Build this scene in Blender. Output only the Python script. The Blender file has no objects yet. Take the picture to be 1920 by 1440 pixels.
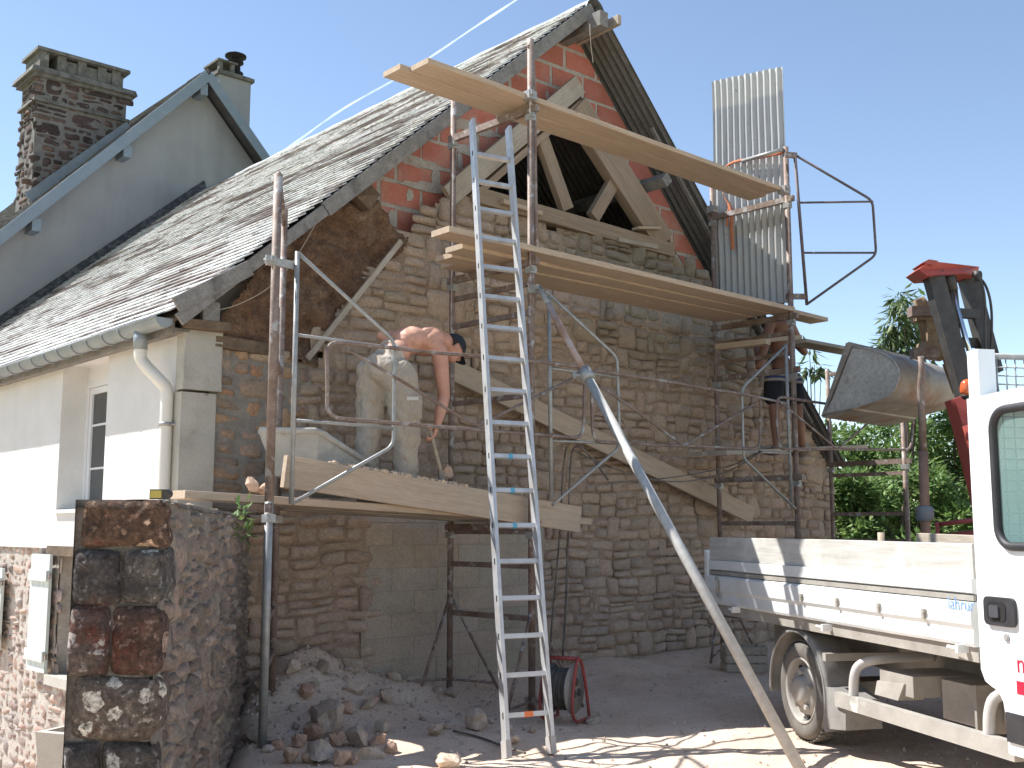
import bpy, bmesh, math, random
import numpy as np
from mathutils import Vector, Matrix, noise
R = math.radians
scene = bpy.context.scene
# ---------------------------------------------------------------- camera
HEAD, PITCH, FPX = R(41.7), R(7.4), 2080.0
CAM = Vector((-4.05, -8.1, 1.45))
cr = Vector((math.cos(HEAD), -math.sin(HEAD), 0))
fh = Vector((math.sin(HEAD), math.cos(HEAD), 0))
cf = fh * math.cos(PITCH) + Vector((0, 0, math.sin(PITCH)))
cu = fh * -math.sin(PITCH) + Vector((0, 0, math.cos(PITCH)))
cam_d = bpy.data.cameras.new('camera')
cam_d.lens = FPX * 36 / 1920
cam_d.clip_end = 3000
cam = bpy.data.objects.new('camera', cam_d)
scene.collection.objects.link(cam)
cam.matrix_world = Matrix((( cr.x, cu.x, -cf.x, CAM.x), (cr.y, cu.y, -cf.y, CAM.y), (cr.z, cu.z, -cf.z, CAM.z), (0, 0, 0, 1)))
scene.camera = cam
# ---------------------------------------------------------------- light
SUN = Vector((-.40, .65, 1.0)).normalized()        # towards the sun
world = bpy.data.worlds.new('World'); scene.world = world; world.use_nodes = True
wn = world.node_tree.nodes; wl = world.node_tree.links
for n in list(wn): wn.remove(n)
sky = wn.new('ShaderNodeTexSky'); sky.sky_type = 'NISHITA'; sky.sun_disc = False
sky.sun_elevation = math.asin(SUN.z); sky.sun_rotation = math.atan2(SUN.x, SUN.y)
sky.altitude = 1500; sky.air_density = 1.0; sky.dust_density = 0.0; sky.ozone_density = 4.0
bg = wn.new('ShaderNodeBackground'); bg.inputs[1].default_value = 0.125
wo = wn.new('ShaderNodeOutputWorld')
tintn = wn.new('ShaderNodeMix'); tintn.data_type = 'RGBA'; tintn.blend_type = 'MULTIPLY'; tintn.inputs[0].default_value = 1
tintn.inputs[7].default_value = (1.26, 1.075, .91, 1)       # white balance of the daylight
wl.new(sky.outputs[0], tintn.inputs[6]); wl.new(tintn.outputs[2], bg.inputs[0]); wl.new(bg.outputs[0], wo.inputs[0])
sun_d = bpy.data.lights.new('sun', 'SUN'); sun_d.energy = 4.6; sun_d.angle = R(.5); sun_d.color = (1, .975, .94)
sun = bpy.data.objects.new('sun', sun_d); scene.collection.objects.link(sun)
sun.rotation_euler = SUN.to_track_quat('Z', 'Y').to_euler()
scene.view_settings.view_transform = 'Standard'; scene.view_settings.look = 'None'
scene.view_settings.exposure = 0.95; scene.view_settings.gamma = 1
scene.view_settings.use_curve_mapping = False
scene.cycles.max_bounces = 6
# ---------------------------------------------------------------- helpers
def ray(px, py): return cf + cr * ((px - 960) / FPX) + cu * ((720 - py) / FPX)
def AY(px, py, y):
    d = ray(px, py); return CAM + d * ((y - CAM.y) / d.y)
def AX(px, py, x):
    d = ray(px, py); return CAM + d * ((x - CAM.x) / d.x)
def AZ(px, py, z):
    d = ray(px, py); return CAM + d * ((z - CAM.z) / d.z)
def AD(px, py, D): return CAM + ray(px, py) * D
def AP(px, py, p0, n):
    d = ray(px, py); return CAM + d * ((p0 - CAM).dot(n) / d.dot(n))
def V(*a): return Vector(a)
rng = random.Random(7)
U = rng.uniform
def inpoly(x, y, P):
    c = False; j = len(P) - 1
    for i in range(len(P)):
        a, b = P[i], P[j]
        if (a[1] > y) != (b[1] > y) and x < (b[0] - a[0]) * (y - a[1]) / (b[1] - a[1]) + a[0]: c = not c
        j = i
    return c
def nz(x, y, z, s=1.0): return noise.noise((x * s, y * s, z * s))
def fb(x, y, z, s=1.0, o=4): return noise.fractal((x * s, y * s, z * s), 1.0, 2.0, o)
LOC = {}
def tag(o, label=None, cat=None, group=None, kind=None):
    if label: o['label'] = label
    if cat: o['category'] = cat
    if group: o['group'] = group
    if kind: o['kind'] = kind
    return o
def thing(name, loc, label, cat, group=None):
    o = bpy.data.objects.new(name, None); scene.collection.objects.link(o)
    o.location = loc; o.empty_display_size = .1; LOC[o] = Vector(loc)
    return tag(o, label, cat, group)
class MB:
    """collects geometry that becomes one mesh object"""
    def __init__(s): s.v = []; s.f = []; s.t = []; s.sm = []; s.mi = []
    def add(s, vs, fs, tint=None, smooth=False, mi=0):
        b = len(s.v); s.v += [tuple(p) for p in vs]
        t = tint or (1, 1, 1)
        s.t += [t] * len(vs)
        for f in fs: s.f.append(tuple(i + b for i in f)); s.sm.append(smooth); s.mi.append(mi)
        return s
    def box(s, lo, hi, tint=None, mi=0):
        x0, y0, z0 = lo; x1, y1, z1 = hi
        return s.add([(x0,y0,z0),(x1,y0,z0),(x1,y1,z0),(x0,y1,z0),(x0,y0,z1),(x1,y0,z1),(x1,y1,z1),(x0,y1,z1)],
                     [(0,3,2,1),(4,5,6,7),(0,1,5,4),(1,2,6,5),(2,3,7,6),(3,0,4,7)], tint, False, mi)
    def hexa(s, p, tint=None, mi=0):     # 8 points: bottom ring, top ring
        return s.add(p, [(0,3,2,1),(4,5,6,7),(0,1,5,4),(1,2,6,5),(2,3,7,6),(3,0,4,7)], tint, False, mi)
    def bar(s, a, b, w, h, up=(0,0,1), tint=None, mi=0):
        a = Vector(a); b = Vector(b); d = (b - a).normalized(); u = Vector(up)
        q = d.cross(u)
        if q.length < 1e-4: q = d.cross(Vector((1, 0, 0)))
        q.normalize(); u = q.cross(d).normalized()
        q = q * (w / 2); u = u * (h / 2)
        return s.hexa([a-q-u, a+q-u, b+q-u, b-q-u, a-q+u, a+q+u, b+q+u, b-q+u], tint, mi)
    def tube(s, pts, r, n=10, tint=None, caps=True, mi=0, closed=False):
        P = [Vector(p) for p in pts]; m = len(P)
        rr = r if isinstance(r, (list, tuple)) else [r] * m
        vs = []; q = None
        for i in range(m):
            if closed: d = (P[(i+1) % m] - P[i-1])
            else: d = P[min(i+1, m-1)] - P[max(i-1, 0)]
            d.normalize()
            if q is None:
                q = d.cross(Vector((0, 0, 1)))
                if q.length < 1e-3: q = d.cross(Vector((1, 0, 0)))
            q = (q - d * q.dot(d)).normalized(); w = d.cross(q)
            for k in range(n):
                a = 2 * math.pi * k / n
                vs.append(P[i] + (q * math.cos(a) + w * math.sin(a)) * rr[i])
        fs = []
        for i in range(m if closed else m - 1):
            for k in range(n):
                fs.append((i*n+k, i*n+(k+1) % n, ((i+1) % m)*n+(k+1) % n, ((i+1) % m)*n+k))
        s.add(vs, fs, tint, True, mi)
        if caps and not closed:
            b = len(s.v) - len(vs)
            s.f.append(tuple(b + k for k in range(n))[::-1]); s.sm.append(False); s.mi.append(mi)
            s.f.append(tuple(b + (m-1)*n + k for k in range(n))); s.sm.append(False); s.mi.append(mi)
        return s
    def lathe(s, c, axis, prof, n=24, tint=None, mi=0, smooth=True):   # prof: (radius, height along axis)
        c = Vector(c); ax = Vector(axis).normalized(); q = ax.cross(Vector((0, 0, 1)))
        if q.length < 1e-3: q = Vector((1, 0, 0))
        q.normalize(); w = ax.cross(q); vs = []
        for r, h in prof:
            for k in range(n):
                a = 2*math.pi*k/n; vs.append(c + ax*h + (q*math.cos(a) + w*math.sin(a))*max(r, 1e-4))
        fs = [(i*n+k, i*n+(k+1) % n, (i+1)*n+(k+1) % n, (i+1)*n+k) for i in range(len(prof)-1) for k in range(n)]
        return s.add(vs, fs, tint, smooth, mi)
    def prism(s, poly, d, tint=None, mi=0):     # planar polygon (3-D points) extruded by vector d
        n = len(poly); d = Vector(d); P = [Vector(p) for p in poly]
        return s.add(P + [p + d for p in P], [tuple(range(n))[::-1], tuple(range(n, 2*n))] +
                     [(i, (i+1) % n, n+(i+1) % n, n+i) for i in range(n)], tint, False, mi)
    def grid(s, fn, nu, nv, tint=None, smooth=True, mi=0):
        vs = []; 
        for j in range(nv+1):
            for i in range(nu+1): vs.append(fn(i/nu, j/nv))
        fs = [(j*(nu+1)+i, j*(nu+1)+i+1, (j+1)*(nu+1)+i+1, (j+1)*(nu+1)+i) for j in range(nv) for i in range(nu)]
        return s.add(vs, fs, tint, smooth, mi)
    def blob(s, c, r, seed=0, rough=.25, tint=None, n=2, smooth=False, sq=(1,1,1), rot=0):
        bm = bmesh.new(); bmesh.ops.create_icosphere(bm, subdivisions=n, radius=1)
        vs = []; ca, sa = math.cos(rot), math.sin(rot)
        for v in bm.verts:
            p = v.co; k = 1 + rough * (noise.noise(p*1.3 + Vector((seed*3.1, seed*1.7, seed)))*1.6)
            q = Vector([math.copysign(abs(t)**.8, t) for t in p]) * k
            q = Vector((q.x*sq[0], q.y*sq[1], q.z*sq[2])) * r
            vs.append((c[0]+q.x*ca-q.y*sa, c[1]+q.x*sa+q.y*ca, c[2]+q.z))
        fs = [tuple(v.index for v in f.verts) for f in bm.faces]; bm.free()
        return s.add(vs, fs, tint, smooth)
    def build(s, name, mat, parent=None, **kw):
        me = bpy.data.meshes.new(name)
        off = LOC[parent] if parent in LOC else Vector((0, 0, 0))
        base = kw.pop('origin', None)
        if parent is not None and base is None: base = off
        if base is None: base = Vector((0, 0, 0))
        base = Vector(base)
        co = np.array(s.v, dtype=float) - np.array(base)
        me.from_pydata(co.tolist(), [], s.f); 
        me.polygons.foreach_set('use_smooth', s.sm)
        mats = mat if isinstance(mat, (list, tuple)) else [mat]
        for m in mats: me.materials.append(m)
        if len(mats) > 1: me.polygons.foreach_set('material_index', s.mi)
        at = me.attributes.new('tint', 'FLOAT_COLOR', 'POINT')
        at.data.foreach_set('color', np.array([(*t, 1) for t in s.t], dtype=np.float32).ravel())
        me.update()
        o = bpy.data.objects.new(name, me); scene.collection.objects.link(o)
        LOC[o] = base
        if parent is not None:
            o.parent = parent; o.location = base - off
        else: o.location = base
        return tag(o, kw.get('label'), kw.get('cat'), kw.get('group'), kw.get('kind'))
# ---------------------------------------------------------------- materials
def M(name, c1, c2=None, scale=6, rough=.85, bump=0, bscale=60, metal=0, stretch=(1,1,1), c3=None, s3=1.5, lo3=.55, hi3=.7,
      tint=False, rnd=False, lo=.35, hi=.65, bdist=.01, c4=None, s4=20, lo4=.6, hi4=.66, coat=0, spec=.5, st3=None, grain=0, gs=70, spots=None):
    m = bpy.data.materials.new(name); m.use_nodes = True
    N = m.node_tree.nodes; L = m.node_tree.links; b = N['Principled BSDF']
    b.inputs['Roughness'].default_value = rough; b.inputs['Metallic'].default_value = metal
    b.inputs['Coat Weight'].default_value = coat; b.inputs['Specular IOR Level'].default_value = spec
    tc = N.new('ShaderNodeTexCoord'); src = tc.outputs['Object']
    if rnd:
        oi = N.new('ShaderNodeObjectInfo'); ml = N.new('ShaderNodeMath'); ml.operation = 'MULTIPLY'; ml.inputs[1].default_value = 37.0
        L.new(oi.outputs['Random'], ml.inputs[0]); ad = N.new('ShaderNodeVectorMath'); ad.operation = 'ADD'
        L.new(src, ad.inputs[0]); L.new(ml.outputs[0], ad.inputs[1]); src = ad.outputs[0]
    mp = N.new('ShaderNodeMapping'); mp.inputs['Scale'].default_value = stretch; L.new(src, mp.inputs[0])
    def layer(scale, l, h, vec, det=8):
        n = N.new('ShaderNodeTexNoise'); n.inputs['Scale'].default_value = scale; n.inputs['Detail'].default_value = det
        n.inputs['Roughness'].default_value = .62
        L.new(vec, n.inputs['Vector'])
        r = N.new('ShaderNodeMapRange'); r.inputs[1].default_value = l; r.inputs[2].default_value = h; L.new(n.outputs[0], r.inputs[0])
        return r.outputs[0]
    def mix(fac, a, c, mode='MIX'):
        x = N.new('ShaderNodeMix'); x.data_type = 'RGBA'; x.blend_type = mode
        if isinstance(fac, float): x.inputs[0].default_value = fac
        else: L.new(fac, x.inputs[0])
        for k, q in ((6, a), (7, c)):
            if isinstance(q, tuple): x.inputs[k].default_value = (*q, 1)
            else: L.new(q, x.inputs[k])
        return x.outputs[2]
    col = c1
    if c2: col = mix(layer(scale, lo, hi, mp.outputs[0]), c1, c2)
    if c3:
        vec = src
        if st3:
            m3 = N.new('ShaderNodeMapping'); m3.inputs['Scale'].default_value = st3; L.new(src, m3.inputs[0]); vec = m3.outputs[0]
        col = mix(layer(s3, lo3, hi3, vec), col, c3)
    if c4: col = mix(layer(s4, lo4, hi4, src), col, c4)
    if spots:                      # (scale, radius, colour): roundish lichen patches
        vo = N.new('ShaderNodeTexVoronoi'); vo.inputs['Scale'].default_value = spots[0]; vo.inputs['Randomness'].default_value = 1
        ns = N.new('ShaderNodeTexNoise'); ns.inputs['Scale'].default_value = 30; L.new(src, ns.inputs['Vector'])
        sc_ = N.new('ShaderNodeVectorMath'); sc_.operation = 'MULTIPLY_ADD'; sc_.inputs[1].default_value = (.05,.05,.05); L.new(ns.outputs['Color'], sc_.inputs[0]); L.new(src, sc_.inputs[2]); L.new(sc_.outputs[0], vo.inputs['Vector'])
        cc = N.new('ShaderNodeSeparateColor'); L.new(vo.outputs['Color'], cc.inputs[0])
        rd = N.new('ShaderNodeMath'); rd.operation = 'MULTIPLY_ADD'; rd.inputs[1].default_value = spots[1]; rd.inputs[2].default_value = -spots[1]*.45; L.new(cc.outputs[0], rd.inputs[0])
        df = N.new('ShaderNodeMath'); df.operation = 'SUBTRACT'; L.new(rd.outputs[0], df.inputs[0]); L.new(vo.outputs['Distance'], df.inputs[1])
        mr_ = N.new('ShaderNodeMapRange'); mr_.inputs[1].default_value = 0; mr_.inputs[2].default_value = .05; L.new(df.outputs[0], mr_.inputs[0])
        ml_ = N.new('ShaderNodeMath'); ml_.operation = 'MULTIPLY'; L.new(mr_.outputs[0], ml_.inputs[0]); L.new(layer(45, .35, .5, src, 3), ml_.inputs[1])
        col = mix(ml_.outputs[0], col, spots[2])
    if grain:
        ng = N.new('ShaderNodeTexNoise'); ng.inputs['Scale'].default_value = gs; ng.inputs['Detail'].default_value = 4; ng.inputs['Roughness'].default_value = .7; L.new(mp.outputs[0], ng.inputs['Vector'])
        rg = N.new('ShaderNodeMapRange'); rg.inputs[1].default_value = .3; rg.inputs[2].default_value = .7; rg.inputs[3].default_value = 1-grain; rg.inputs[4].default_value = 1+grain*.8; L.new(ng.outputs[0], rg.inputs[0])
        cg = N.new('ShaderNodeCombineColor'); 
        for k in range(3): L.new(rg.outputs[0], cg.inputs[k])
        col = mix(1.0, col, cg.outputs[0], 'MULTIPLY')
    if tint:
        a = N.new('ShaderNodeAttribute'); a.attribute_name = 'tint'
        col = mix(1.0, col, a.outputs['Color'], 'MULTIPLY')
    if isinstance(col, tuple): b.inputs['Base Color'].default_value = (*col, 1)
    else: L.new(col, b.inputs['Base Color'])
    if bump:
        n = N.new('ShaderNodeTexNoise'); n.inputs['Scale'].default_value = bscale; n.inputs['Detail'].default_value = 9; n.inputs['Roughness'].default_value = .68
        L.new(mp.outputs[0], n.inputs['Vector'])
        bp = N.new('ShaderNodeBump'); bp.inputs['Strength'].default_value = bump; bp.inputs['Distance'].default_value = bdist
        L.new(n.outputs[0], bp.inputs['Height']); L.new(bp.outputs[0], b.inputs['Normal'])
    return m
m_stone = M('stone', (.385,.28,.205), (.445,.335,.25), 9, .95, .8, 45, tint=True, c3=(.47,.36,.265), s3=.7, lo3=.42, hi3=.72, bdist=.013, grain=.26, gs=38, c4=(.25,.175,.12), s4=7, lo4=.64, hi4=.74)
m_joint = M('joint_earth', (.27,.19,.13), (.43,.32,.23), 5, 1, 1, 40, bdist=.02, lo=.34, hi=.56, grain=.3, gs=60)
m_mortar = M('lime_mortar', (.25,.22,.185), (.34,.30,.25), 12, 1, .8, 70, bdist=.01, grain=.2, gs=90)
m_earth = M('earth_render', (.29,.17,.10), (.16,.09,.055), 9, 1, 1, 30, bdist=.05, c3=(.36,.25,.16), s3=3, lo3=.52, hi3=.7, grain=.45, gs=45)
m_block = M('concrete_block', (.39,.32,.245), (.46,.385,.30), 5, .95, .6, 90, tint=True, c3=(.48,.40,.31), s3=1.3, lo3=.45, hi3=.7, grain=.2, gs=60)
m_brick = M('red_brick', (.53,.185,.135), (.45,.15,.105), 5, .85, .35, 60, tint=True, c3=(.50,.33,.26), s3=2.2, lo3=.5, hi3=.75, grain=.16, gs=50)
m_bmort = M('brick_mortar', (.42,.37,.32), (.52,.48,.42), 14, 1, .8, 60, bdist=.01, grain=.22, gs=60)
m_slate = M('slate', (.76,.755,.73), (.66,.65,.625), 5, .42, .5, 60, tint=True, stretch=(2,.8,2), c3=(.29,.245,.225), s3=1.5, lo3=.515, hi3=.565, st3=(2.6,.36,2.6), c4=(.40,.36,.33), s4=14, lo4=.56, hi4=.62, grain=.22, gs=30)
m_slate2 = M('grey_slate', (.20,.20,.21), (.12,.12,.125), 5, .5, .4, 60, tint=True, stretch=(2,.8,2), c3=(.17,.14,.11), s3=1.3, lo3=.5, hi3=.7)
m_white = M('white_roughcast', (.80,.79,.76), (.74,.73,.70), 3, .95, .9, 130, bdist=.012, grain=.05, gs=120)
m_beige = M('grey_render', (.28,.285,.28), (.325,.33,.32), 1.2, .95, .3, 120, c3=(.215,.217,.21), s3=.9, lo3=.48, hi3=.78, st3=(1.6,1,.35), grain=.08, gs=60)
m_cement = M('cement', (.42,.395,.34), (.50,.475,.415), 4, .95, .5, 90, c3=(.30,.28,.24), s3=2.2, lo3=.55, hi3=.72, grain=.12, gs=80)
m_zinc = M('zinc', (.22,.25,.26), (.28,.31,.32), 5, .45, 0, metal=.2)
m_verge = M('weathered_board', (.19,.18,.165), (.27,.255,.235), 6, .9, .6, 30, stretch=(1,1,1), c3=(.12,.11,.10), s3=4, lo3=.55, hi3=.7, grain=.25, gs=40)
m_blueboard = M('slate_blue_board', (.17,.215,.245), (.20,.245,.275), 5, .6)
m_pvc = M('cream_pipe', (.68,.65,.58), (.73,.70,.63), 4, .4)
m_wframe = M('white_frame', (.72,.73,.74), None, rough=.35)
m_dark = M('dark_void', (.015,.014,.013), None, rough=1)
m_oldwood = M('old_beam', (.10,.068,.045), (.19,.135,.09), 5, .95, .8, 22, stretch=(1,1,1), grain=.3, gs=30)
m_wood = M('plank_wood', (.53,.41,.30), (.435,.325,.225), 2.2, .8, .25, 12, stretch=(1.1,14,14), rnd=True, c3=(.43,.35,.26), s3=1.2, lo3=.5, hi3=.75, c4=(.24,.14,.075), s4=9, lo4=.7, hi4=.73, grain=.14, gs=9)
m_greywood = M('dusty_wood', (.43,.37,.295), (.33,.275,.21), 2.2, .9, .3, 12, stretch=(1.1,14,14), rnd=True, c3=(.50,.43,.35), s3=1.5, lo3=.45, hi3=.7, grain=.2, gs=9)
m_truss = M('truss_wood', (.36,.27,.19), (.27,.20,.135), 2.2, .85, .25, 12, stretch=(1.1,14,14), rnd=True, grain=.14, gs=9)
m_rust = M('rusty_steel', (.18,.115,.085), (.30,.235,.20), 8, .65, .3, 60, c3=(.42,.40,.385), s3=9, lo3=.56, hi3=.63, rnd=True, metal=.15, grain=.25, gs=60)
m_galv = M('galvanised', (.40,.395,.38), (.29,.29,.275), 14, .45, .1, 60, metal=.25, rnd=True, c3=(.40,.34,.28), s3=5, lo3=.62, hi3=.72)
m_alu = M('aluminium', (.60,.60,.59), (.48,.48,.475), 9, .4, 0, metal=.35, c3=(.42,.38,.34), s3=4, lo3=.55, hi3=.75)
m_iron = M('corrugated_iron', (.40,.44,.44), (.31,.35,.355), 6, .5, .15, 50, metal=.45, stretch=(3,3,.6), c3=(.22,.115,.07), s3=3.4, lo3=.64, hi3=.7, c4=(.15,.09,.06), s4=22, lo4=.68, hi4=.73, grain=.2, gs=30)
m_fibre = M('fibre_cement', (.125,.122,.115), (.18,.175,.165), 5, .95, .4, 50, stretch=(1,3,1), grain=.3, gs=30)
# ================================================================ SETTING
def proj(P):
    v = Vector(P) - CAM; D = v.dot(cf); return 960 + FPX * v.dot(cr) / D, 720 - FPX * v.dot(cu) / D
XW = -.27                                   # plane of the white side wall
def zl(x): return 3.06 + .874 * (x + .46)
def zr(x): return 7.03 - 1.06 * (x - 4.25)
GD = Vector((.53, .85, 0)).normalized(); GN = Vector((GD.y, -GD.x, 0)); GP0 = Vector((-.71, -1.69, 0))
def sst(a, b, x):
    t = min(1, max(0, (x - a) / (b - a))); return t * t * (3 - 2 * t)
# ---- ground
def gz(x, y):
    side = (Vector((x, y, 0)) - GP0).dot(GN)          # >0 right of the garden wall
    h = .035 * fb(x, y, 0, .8, 3) + .012 * fb(x, y, 3, 5, 3)
    h -= 1.32 * sst(.15, -.75, side)
    # rubble heap in the corner between garden wall and gable
    d = math.hypot((x - .75) / 1.5, (y + .15) / 1.15)
    if side > -.1: h += .36 * max(0, 1 - d) ** 1.1 * (1 + .3 * fb(x, y, 7, 3, 3))
    h += .16 * sst(-.9, 0, y) * sst(9.5, 8.5, x) * sst(0, .6, side) * (.6 + .4 * nz(x, y, 1, 1.3))
    return h
def axis(a, b, step, far):
    r = list(np.arange(a, b + 1e-6, step)); k = step
    while r[-1] < far: k *= 1.35; r.append(r[-1] + k)
    k = step
    while r[0] > -far: k *= 1.35; r.insert(0, r[0] - k)
    return r
gx = axis(-2.5, 6.2, .05, 260); gy = axis(-5.2, .3, .05, 260)
g = MB(); nx = len(gx)
g.add([(x, y, gz(x, y) if abs(x) < 30 and abs(y) < 30 else 0) for y in gy for x in gx],
      [(j*nx+i, j*nx+i+1, (j+1)*nx+i+1, (j+1)*nx+i) for j in range(len(gy)-1) for i in range(nx-1)], smooth=True)
m_ground = M('dry_earth', (.74,.575,.44), (.64,.49,.37), 2.2, 1, .9, 45, grain=.22, gs=50, c3=(.74,.62,.51), s3=.9, lo3=.5, hi3=.7, bdist=.012, c4=(.46,.35,.265), s4=16, lo4=.58, hi4=.68, tint=True)
g.t = [tuple(1+(c_-1)*sst(12, 17, math.hypot(x-2, y+2)) for c_ in (.30,.38,.20)) for x, y, z in g.v]
g.build('ground', m_ground, kind='structure')
# ---- contrail high up in the sky (its own thing far away)
# ---- barn
barn = thing('barn', (0, 0, 0), 'old barn with open stone gable under repair, slate roof and white side wall', 'barn')
# masonry generator
SQ = [-1, -.94, -.62, 0, .62, .94, 1]
def stone(mb, place, u0, u1, z0, z1, bulge, tint, gap, warp, back=.014, rn=5.5, seed=0):
    cu_, cz = (u0+u1)/2, (z0+z1)/2; a, b = (u1-u0)/2 - gap, (z1-z0)/2 - gap
    if a < .015 or b < .012: return
    vs = []; tu, tz = U(-.3, .3), U(-.3, .3); rn = U(3.2, 8)
    dc = [(U(-.16,.06)*a, U(-.16,.06)*b) for _ in range(4)]
    for t in SQ:
        for s in SQ:
            m = max(abs(s), abs(t)); k = 1
            if m > 0: k = 1 / ((abs(s/m)**rn + abs(t/m)**rn) ** (1/rn))
            S_, T_ = s*k, t*k; w4 = ((1-S_)*(1-T_)/4, (1+S_)*(1-T_)/4, (1-S_)*(1+T_)/4, (1+S_)*(1+T_)/4)
            x = S_*a; z = T_*b
            for q_, (sx_, sz_) in enumerate(((-1,-1),(1,-1),(-1,1),(1,1))): x += w4[q_]*dc[q_][0]*sx_; z += w4[q_]*dc[q_][1]*sz_
            n1 = fb(cu_+x, cz+z, seed, 9, 3)
            o = bulge*(1-m**5)*(.8 + tu*s + tz*t) + n1*.045*(1-m**8) - back*(m**14)
            du, dz = warp(cu_+x, cz+z)
            e = .012*nz(cu_+x, cz+z, seed+5, 14)
            vs.append(place(cu_+x+du+e, cz+z+dz+e*.6, o))
    fs = [(j*7+i, j*7+i+1, (j+1)*7+i+1, (j+1)*7+i) for j in range(6) for i in range(6)]
    mb.add(vs, fs, tint, True)
def warp0(u, z): return (.05*nz(u, z, 2, 1.1) + .02*nz(u, z, 4, 4), .05*nz(u, z, 9, .9) + .022*nz(u, z, 11, 3.2))
def masonry(place, zone, style, u0, u1, z0, z1, H=(.15,.24), W=(.2,.55), warp=warp0):
    """zone(u,z) -> key or None ; returns {key: MB}"""
    out = {}
    z = z0
    while z < z1:
        h = U(*H); u = u0 - U(0, .3)
        while u < u1:
            w = U(*W); k = rng.random(); cells = []
            if k < .09: cells = [(u, u+w, z, z+h)]
            elif k < .62:
                q = U(.38, .62); s1 = U(.3, .7); s2 = U(.3, .7)
                cells = [(u, u+w, z, z+h*q)] if w < .34 else [(u, u+w*s1, z, z+h*q), (u+w*s1, u+w, z, z+h*q)]
                cells += [(u, u+w, z+h*q, z+h)] if w < .3 or rng.random() < .35 else [(u, u+w*s2, z+h*q, z+h), (u+w*s2, u+w, z+h*q, z+h)]
            elif k < .78:
                a, b = sorted((U(.25, .45), U(.55, .75))); cells = [(u, u+w, z, z+h*a), (u, u+w*.55, z+h*a, z+h*b), (u+w*.55, u+w, z+h*a, z+h*b), (u, u+w, z+h*b, z+h)]
            else:
                s1 = U(.35, .6); q = U(.4, .6); cells = [(u, u+w*s1, z, z+h), (u+w*s1, u+w, z, z+h*q), (u+w*s1, u+w, z+h*q, z+h)]
            for c in cells:
                key = zone((c[0]+c[1])/2, (c[2]+c[3])/2)
                if key is None: continue
                st = style(key, (c[0]+c[1])/2, (c[2]+c[3])/2)
                if st is None: continue
                mb = out.setdefault(key, MB())
                stone(mb, place, *c, st['bulge'], st['tint'], st['gap'], warp, seed=rng.randint(0, 99))
            u += w
        z += h
    return out
# zones of the gable (outlines in the gable plane, given through the photograph)
def G(P, y=0): return [(AY(a, b, y).x, AY(a, b, y).z) for a, b in P]
S_POLY = G([(396,1500),(396,642),(500,652),(598,684),(622,600),(668,545),(715,505),(770,440),(815,385),(845,366),(890,372),(945,392),(1000,425),(1090,436),(1180,452),(1245,472),(1332,520),(1440,640),(1562,868),(1562,1500)])
E_POLY = G([(396,650),(396,612),(470,520),(560,420),(640,372),(690,352),(742,440),(770,445),(715,508),(668,548),(622,604),(598,690),(500,660)])
M_POLY = G([(390,640),(598,690),(560,760),(520,960),(390,960)])
B_POLY = G([(692,968),(1012,968),(1012,1330),(692,1330)])
def place_g(u, z, o): return (u, -o, z)
def zone_g(u, z):
    if not inpoly(u, z, S_POLY) or z > min(zl(u), zr(u)) - .12: return None
    if inpoly(u, z, B_POLY) : return None
    if inpoly(u, z, M_POLY): return 'm'
    return 's'
def col(b, v=.16, h=.05):
    k = 1 + U(-v, v); return (b[0]*k*(1+U(-h, h)), b[1]*k, b[2]*k*(1+U(-h, h)))
def style_g(key, u, z):
    if key == 'm': return dict(bulge=U(.012,.03), gap=U(.006,.018), tint=col(rng.choice([(1.0,.80,.66),(.9,.85,.8),(1.05,.9,.75),(.75,.75,.75)]), .15))
    green = sst(2.6, 3.6, z) * sst(3.2, 5, u)
    dust = sst(1.6, .2, z)
    b = (1 - .34*green + .06*dust, 1 - .27*green + .08*dust, 1 - .25*green + .12*dust)
    rough = .35 + .65 * sst(3.6, .6, z)
    return dict(bulge=U(.012,.048)*(.9+.6*green), gap=U(-.002,.004), tint=col(b, .11, .035))
parts = masonry(place_g, zone_g, style_g, -.03, 8.6, -.1, 5.2, H=(.17,.27), W=(.18,.54))
allst = MB()
for k in ('s', 'm'):
    o = parts[k]; allst.add(o.v, o.f, None, True); allst.t[-len(o.v):] = o.t
gw = allst.build('stone_gable_wall', m_stone, barn)
# bedding behind the stones
def bed(poly, y0, amp, s, step, zmax, extra=lambda u, z: True):
    mb = MB(); us = np.arange(min(p[0] for p in poly), max(p[0] for p in poly), step); zs = np.arange(min(p[1] for p in poly), max(p[1] for p in poly), step)
    idx = {}; vs = []; fs = []
    def vid(i, j):
        if (i, j) not in idx:
            u, z = us[0]+i*step, zs[0]+j*step
            idx[i, j] = len(vs); vs.append((u, y0 - amp*fb(u, z, 1, s, 4), z))
        return idx[i, j]
    for j in range(len(zs)):
        for i in range(len(us)):
            u, z = us[0]+(i+.5)*step, zs[0]+(j+.5)*step
            if inpoly(u, z, poly) and z < zmax(u) and extra(u, z): fs.append((vid(i,j), vid(i+1,j), vid(i+1,j+1), vid(i,j+1)))
    mb.add(vs, fs, None, True); return mb
zmx = lambda u: min(zl(u), zr(u)) - .05
bed(S_POLY, .014, .03, 2.2, .045, zmx, lambda u, z: not inpoly(u, z, B_POLY) and not inpoly(u, z, M_POLY)).build('joint_bedding', m_joint, gw)
bed(M_POLY, .003, .016, 9, .03, zmx).build('lime_pointing', m_mortar, gw)
e = bed(E_POLY, .0, .11, 3.2, .022, zmx)
e.v = [(x, y - .035*fb(x, z, 4, 14, 3), z) for x, y, z in e.v]
e.build('earth_patch', m_earth, barn, label='rough brown earth patch under the left eave')
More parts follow.
